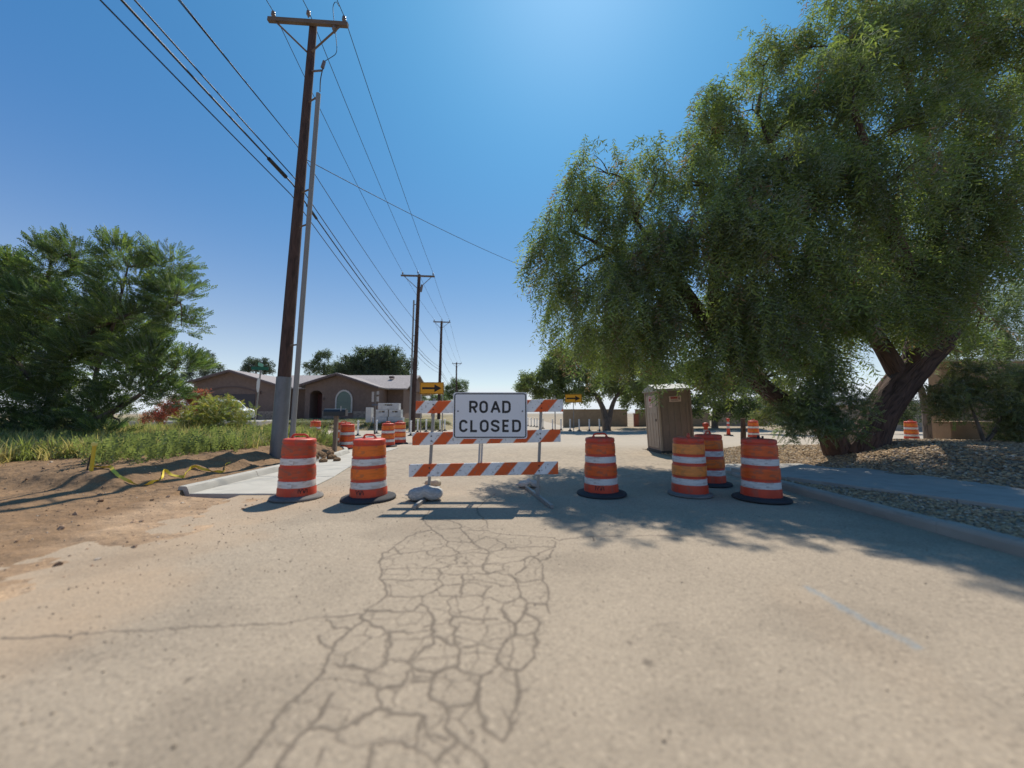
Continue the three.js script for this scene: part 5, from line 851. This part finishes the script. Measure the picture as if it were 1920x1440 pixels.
  // arched entry with its door and pale light column
  const en = part('door', bx(lx(604) - lx(581) + 0.1, 2.9, 0.06, (lx(604) + lx(581)) / 2, 1.35, -1.7), mat([0.15, 0.055, 0.05], 0.5), t, 'red brown entry door deep in the arched porch');
  part('side_light', bx(0.18, 2.1, 0.05, lx(596), 1.0, -1.63), mat([0.55, 0.53, 0.56], 0.4), en); part('handle', rbx(0.05, 0.2, 0.06, 0.02, lx(593), 1.0, -1.62), trimM, en);
  part('window', bx(0.55, 1.4, 0.06, lx(568), 1.1, -1.95), mat([0.03, 0.03, 0.04], 0.2), t);
  for (const [u, v] of [[488, 736], [607, 748]]) part('wall_lamp', rbx(0.14, 0.30, 0.14, 0.03, lx(u), ly(v), 0.10), fasciaM, t);
}
// white van in the driveway, mostly behind the bush
{
  const D = 33, c = At(412, 770, D), t = thing('parked_van', 'white van with roof rack parked on the driveway behind the bush', 'van', V(c.x, 0.72, c.z), 0);
  const s = new THREE.Shape(); s.moveTo(-2.3, 0.35); s.lineTo(2.35, 0.35); s.lineTo(2.4, 0.85); s.quadraticCurveTo(2.3, 1.02, 1.65, 1.10); s.lineTo(1.05, 1.68); s.quadraticCurveTo(0.9, 1.80, 0.5, 1.81); s.lineTo(-2.05, 1.80); s.quadraticCurveTo(-2.3, 1.75, -2.32, 1.4); s.lineTo(-2.3, 0.35);
  const white = mat([0.74, 0.74, 0.72], 0.35), glass = mat([0.03, 0.035, 0.04], 0.12);
  const b = part('body', new THREE.ExtrudeGeometry(s, { depth: 1.7, bevelEnabled: true, bevelSize: 0.05, bevelThickness: 0.06, bevelSegments: 3 }).translate(0, 0, -0.85), white, t);
  part('window', new THREE.ExtrudeGeometry((() => { const w = new THREE.Shape(); w.moveTo(0.15, 1.12); w.lineTo(1.45, 1.12); w.lineTo(0.95, 1.62); w.lineTo(0.15, 1.64); w.lineTo(0.15, 1.12); return w; })(), { depth: 0.02, bevelEnabled: false }).translate(0, 0, 0.905), glass, b);
  part('windscreen', bx(0.84, 0.02, 1.45, 1.39, 1.415, 0, 0, 0, -0.765), glass, b);
  for (const x of [-1.5, 1.5]) for (const z of [-0.8, 0.8]) { const w = part('wheel', new THREE.CylinderGeometry(0.34, 0.34, 0.24, 24).rotateX(Math.PI / 2).translate(x, 0.34, z), rubber[0], t); part('rim', new THREE.CylinderGeometry(0.19, 0.19, 0.26, 16).rotateX(Math.PI / 2).translate(x, 0.34, z), grayMetal, w); }
  part('mirror', rbx(0.16, 0.22, 0.22, 0.05, 1.35, 1.22, 1.06), white, t); part('headlight', rbx(0.10, 0.16, 0.34, 0.03, 2.36, 0.80, 0.66), mat([0.6, 0.6, 0.6], 0.2), t);
  part('roof_rack', [bx(1.9, 0.04, 0.04, -0.9, 1.98, 0.6), bx(1.9, 0.04, 0.04, -0.9, 1.98, -0.6), ...[-1.7, -0.9, -0.1].map(x => bx(0.05, 0.14, 1.3, x, 1.92, 0))], grayMetal, t);
}
// stacked concrete blocks across the street
{
  const blockM = mottled([0.58, 0.56, 0.53], 0.3, 8, 0.9, {}, 128, 1.5), D = 33; let k = 0;
  const blk = (u0, u1, v0, v1, label, dz = 0) => {
    const a = At(u0, v1, D), b = At(u1, v0, D), w = b.x - a.x - 0.02, h = b.y - a.y - 0.008, t = thing('concrete_block', label, 'concrete block', V((a.x + b.x) / 2, a.y, -D + dz), 0, 'stacked pale concrete blocks');
    const s = new THREE.Shape(); s.moveTo(-w / 2, 0); s.lineTo(w / 2, 0); s.lineTo(w / 2, h); s.lineTo(-w / 2, h); s.lineTo(-w / 2, 0); const hole = new THREE.Path(), hw = Math.min(0.32, w * 0.22), y1 = h * 0.62, y2 = h * 0.82; hole.moveTo(-hw, y1); hole.lineTo(-hw, y2); hole.lineTo(hw, y2); hole.lineTo(hw, y1); hole.lineTo(-hw, y1); if (k++ < 3) s.holes.push(hole);
    part('block', planarUV(new THREE.ExtrudeGeometry(s, { depth: 0.6, bevelEnabled: true, bevelSize: 0.02, bevelThickness: 0.02, bevelSegments: 1, bevelOffset: -0.02 }).translate(0, 0, -0.3)), blockM, t);
  };
  blk(711, 750, 756, 768, 'slotted top block on the pale concrete stack');
  blk(707, 730, 768, 782, 'slotted middle block on the side of the stack toward the house', 0.03);
  blk(731, 754, 768, 782, 'slotted middle block on the side of the stack toward the pole', 0.02);
  blk(700, 728, 782, 795, 'plain bottom block of the stack toward the house', 0.05);
  blk(729, 757, 782, 795, 'plain bottom block of the stack toward the pole', 0.04);
  blk(688, 699, 764, 795, 'tall narrow block standing at the end of the pale stack', 0.06);
}
// ───────────────────────── right-hand background ─────────────────────────
const tan = mottled([0.40, 0.27, 0.17], 0.2, 16, 0.95, {}, 256, 3);
{
  const a = At(1775, 830, 13.4), y = hRight(a.x, a.z) - 0.1, h = At(1775, 678, 13.4).y - y, t = thing('stucco_wall', 'high tan stucco wall with white coping behind the big shrub', 'wall', V(a.x, y, a.z)); part('wall', planarUV(bx(9, h, 0.45, 4.5, h / 2, -0.2)), tan, t); part('coping', bx(9.1, 0.07, 0.55, 4.5, h + 0.036, -0.2), mat([0.7, 0.68, 0.63], 0.8), t);
  const b = At(1785, 833, 11.7), yb = hRight(b.x, b.z) - 0.06, t2 = thing('planter_wall', 'low tan stucco wall at the foot of the big shrub', 'wall', V(b.x, yb, b.z)); part('wall', planarUV(rbx(3.6, 0.58, 0.45, 0.02, 1.8, 0.29, -0.22)), tan, t2); part('coping', planarUV(rbx(3.64, 0.05, 0.49, 0.015, 1.8, 0.606, -0.22)), tan, t2);
}
{ // long low garden wall far behind, with an opening
  const wm = mottled([0.34, 0.265, 0.19], 0.25, 16, 0.95, {}, 256, 3);
  const gw = (u0, u1, D, v0, label) => { const a = At(u0, 800, D), b = At(u1, 800, D), h = At(u0, v0, D).y, t = thing('garden_wall', label, 'wall', V(a.x, 0.0, a.z), 0, 'low tan garden walls'); part('wall', planarUV(bx(b.x - a.x, h, 0.25, (b.x - a.x) / 2, h / 2, 0)), wm, t); part('cap', bx(b.x - a.x + 0.06, 0.09, 0.33, (b.x - a.x) / 2, h + 0.046, 0), wm, t); };
  gw(1056, 1176, 38, 769, 'low tan block wall behind the forked dark trunk'); gw(1192, 1330, 38, 769, 'low tan block wall behind the portable toilet'); gw(1345, 1440, 39, 772, 'low tan block wall in the shade beyond the wooden post');
  const p = At(1193, 800, 37.4), t = thing('red_post', 'short red brown gate post at the opening in the tan wall', 'post', V(p.x, 0, p.z)); part('shaft', rbx(0.4, 1.3, 0.4, 0.03, 0, 0.65, 0), mat([0.33, 0.13, 0.09], 0.9), t); part('cap', rbx(0.5, 0.08, 0.5, 0.02, 0, 1.345, 0), mat([0.33, 0.13, 0.09], 0.9), t);
  const hs = (u0, u1, v0, D, d, m, label, cooler, roofc) => {
    const a = At(u0, 800, D), b = At(u1, 800, D), h = At(u0, v0, D).y, w = b.x - a.x, t = thing('distant_house', label, 'house', V(a.x, 0, a.z)); part('wall', planarUV(bx(w, h, d, w / 2, h / 2, -d / 2)), m, t); const rf = part('roof', planarUV(bx(w + 0.8, 0.28, d + 0.8, w / 2, h + 0.142, -d / 2)), roofc, t);
    for (let k = 0; k < 3; k++) { const x = w * (0.2 + 0.3 * k), wn = part('window', bx(1.1, 1.1, 0.06, x, 1.6, 0.01), mat([0.04, 0.045, 0.05], 0.2), t); part('frame', [bx(1.22, 0.07, 0.08, x, 2.17, 0.01), bx(1.22, 0.07, 0.08, x, 1.03, 0.01)], trimM, wn); }
    if (cooler) { const c = At(cooler, v0 - 18, D - 2); part('roof_cooler', rbx(1.5, 1.4, 1.4, 0.06, c.x - a.x, h + 1.0, -d / 2 + 1.5), mat([0.06, 0.065, 0.07], 0.6), rf); }
  };
  hs(1420, 1690, 752, 44, 9, mottled([0.62, 0.60, 0.56], 0.15, 8, 0.9, {}, 128, 3), 'distant white house with a dark cooler box on its roof', 1602, mat([0.5, 0.48, 0.45], 0.9));
  hs(1702, 1900, 757, 30, 8, mottled([0.36, 0.30, 0.24], 0.15, 8, 0.9, {}, 128, 3), 'distant house with pale flat roof beside the dark shrub', 0, mat([0.62, 0.60, 0.58], 0.8));
}
console.log('scene ready');
renderer.render(scene, camera);
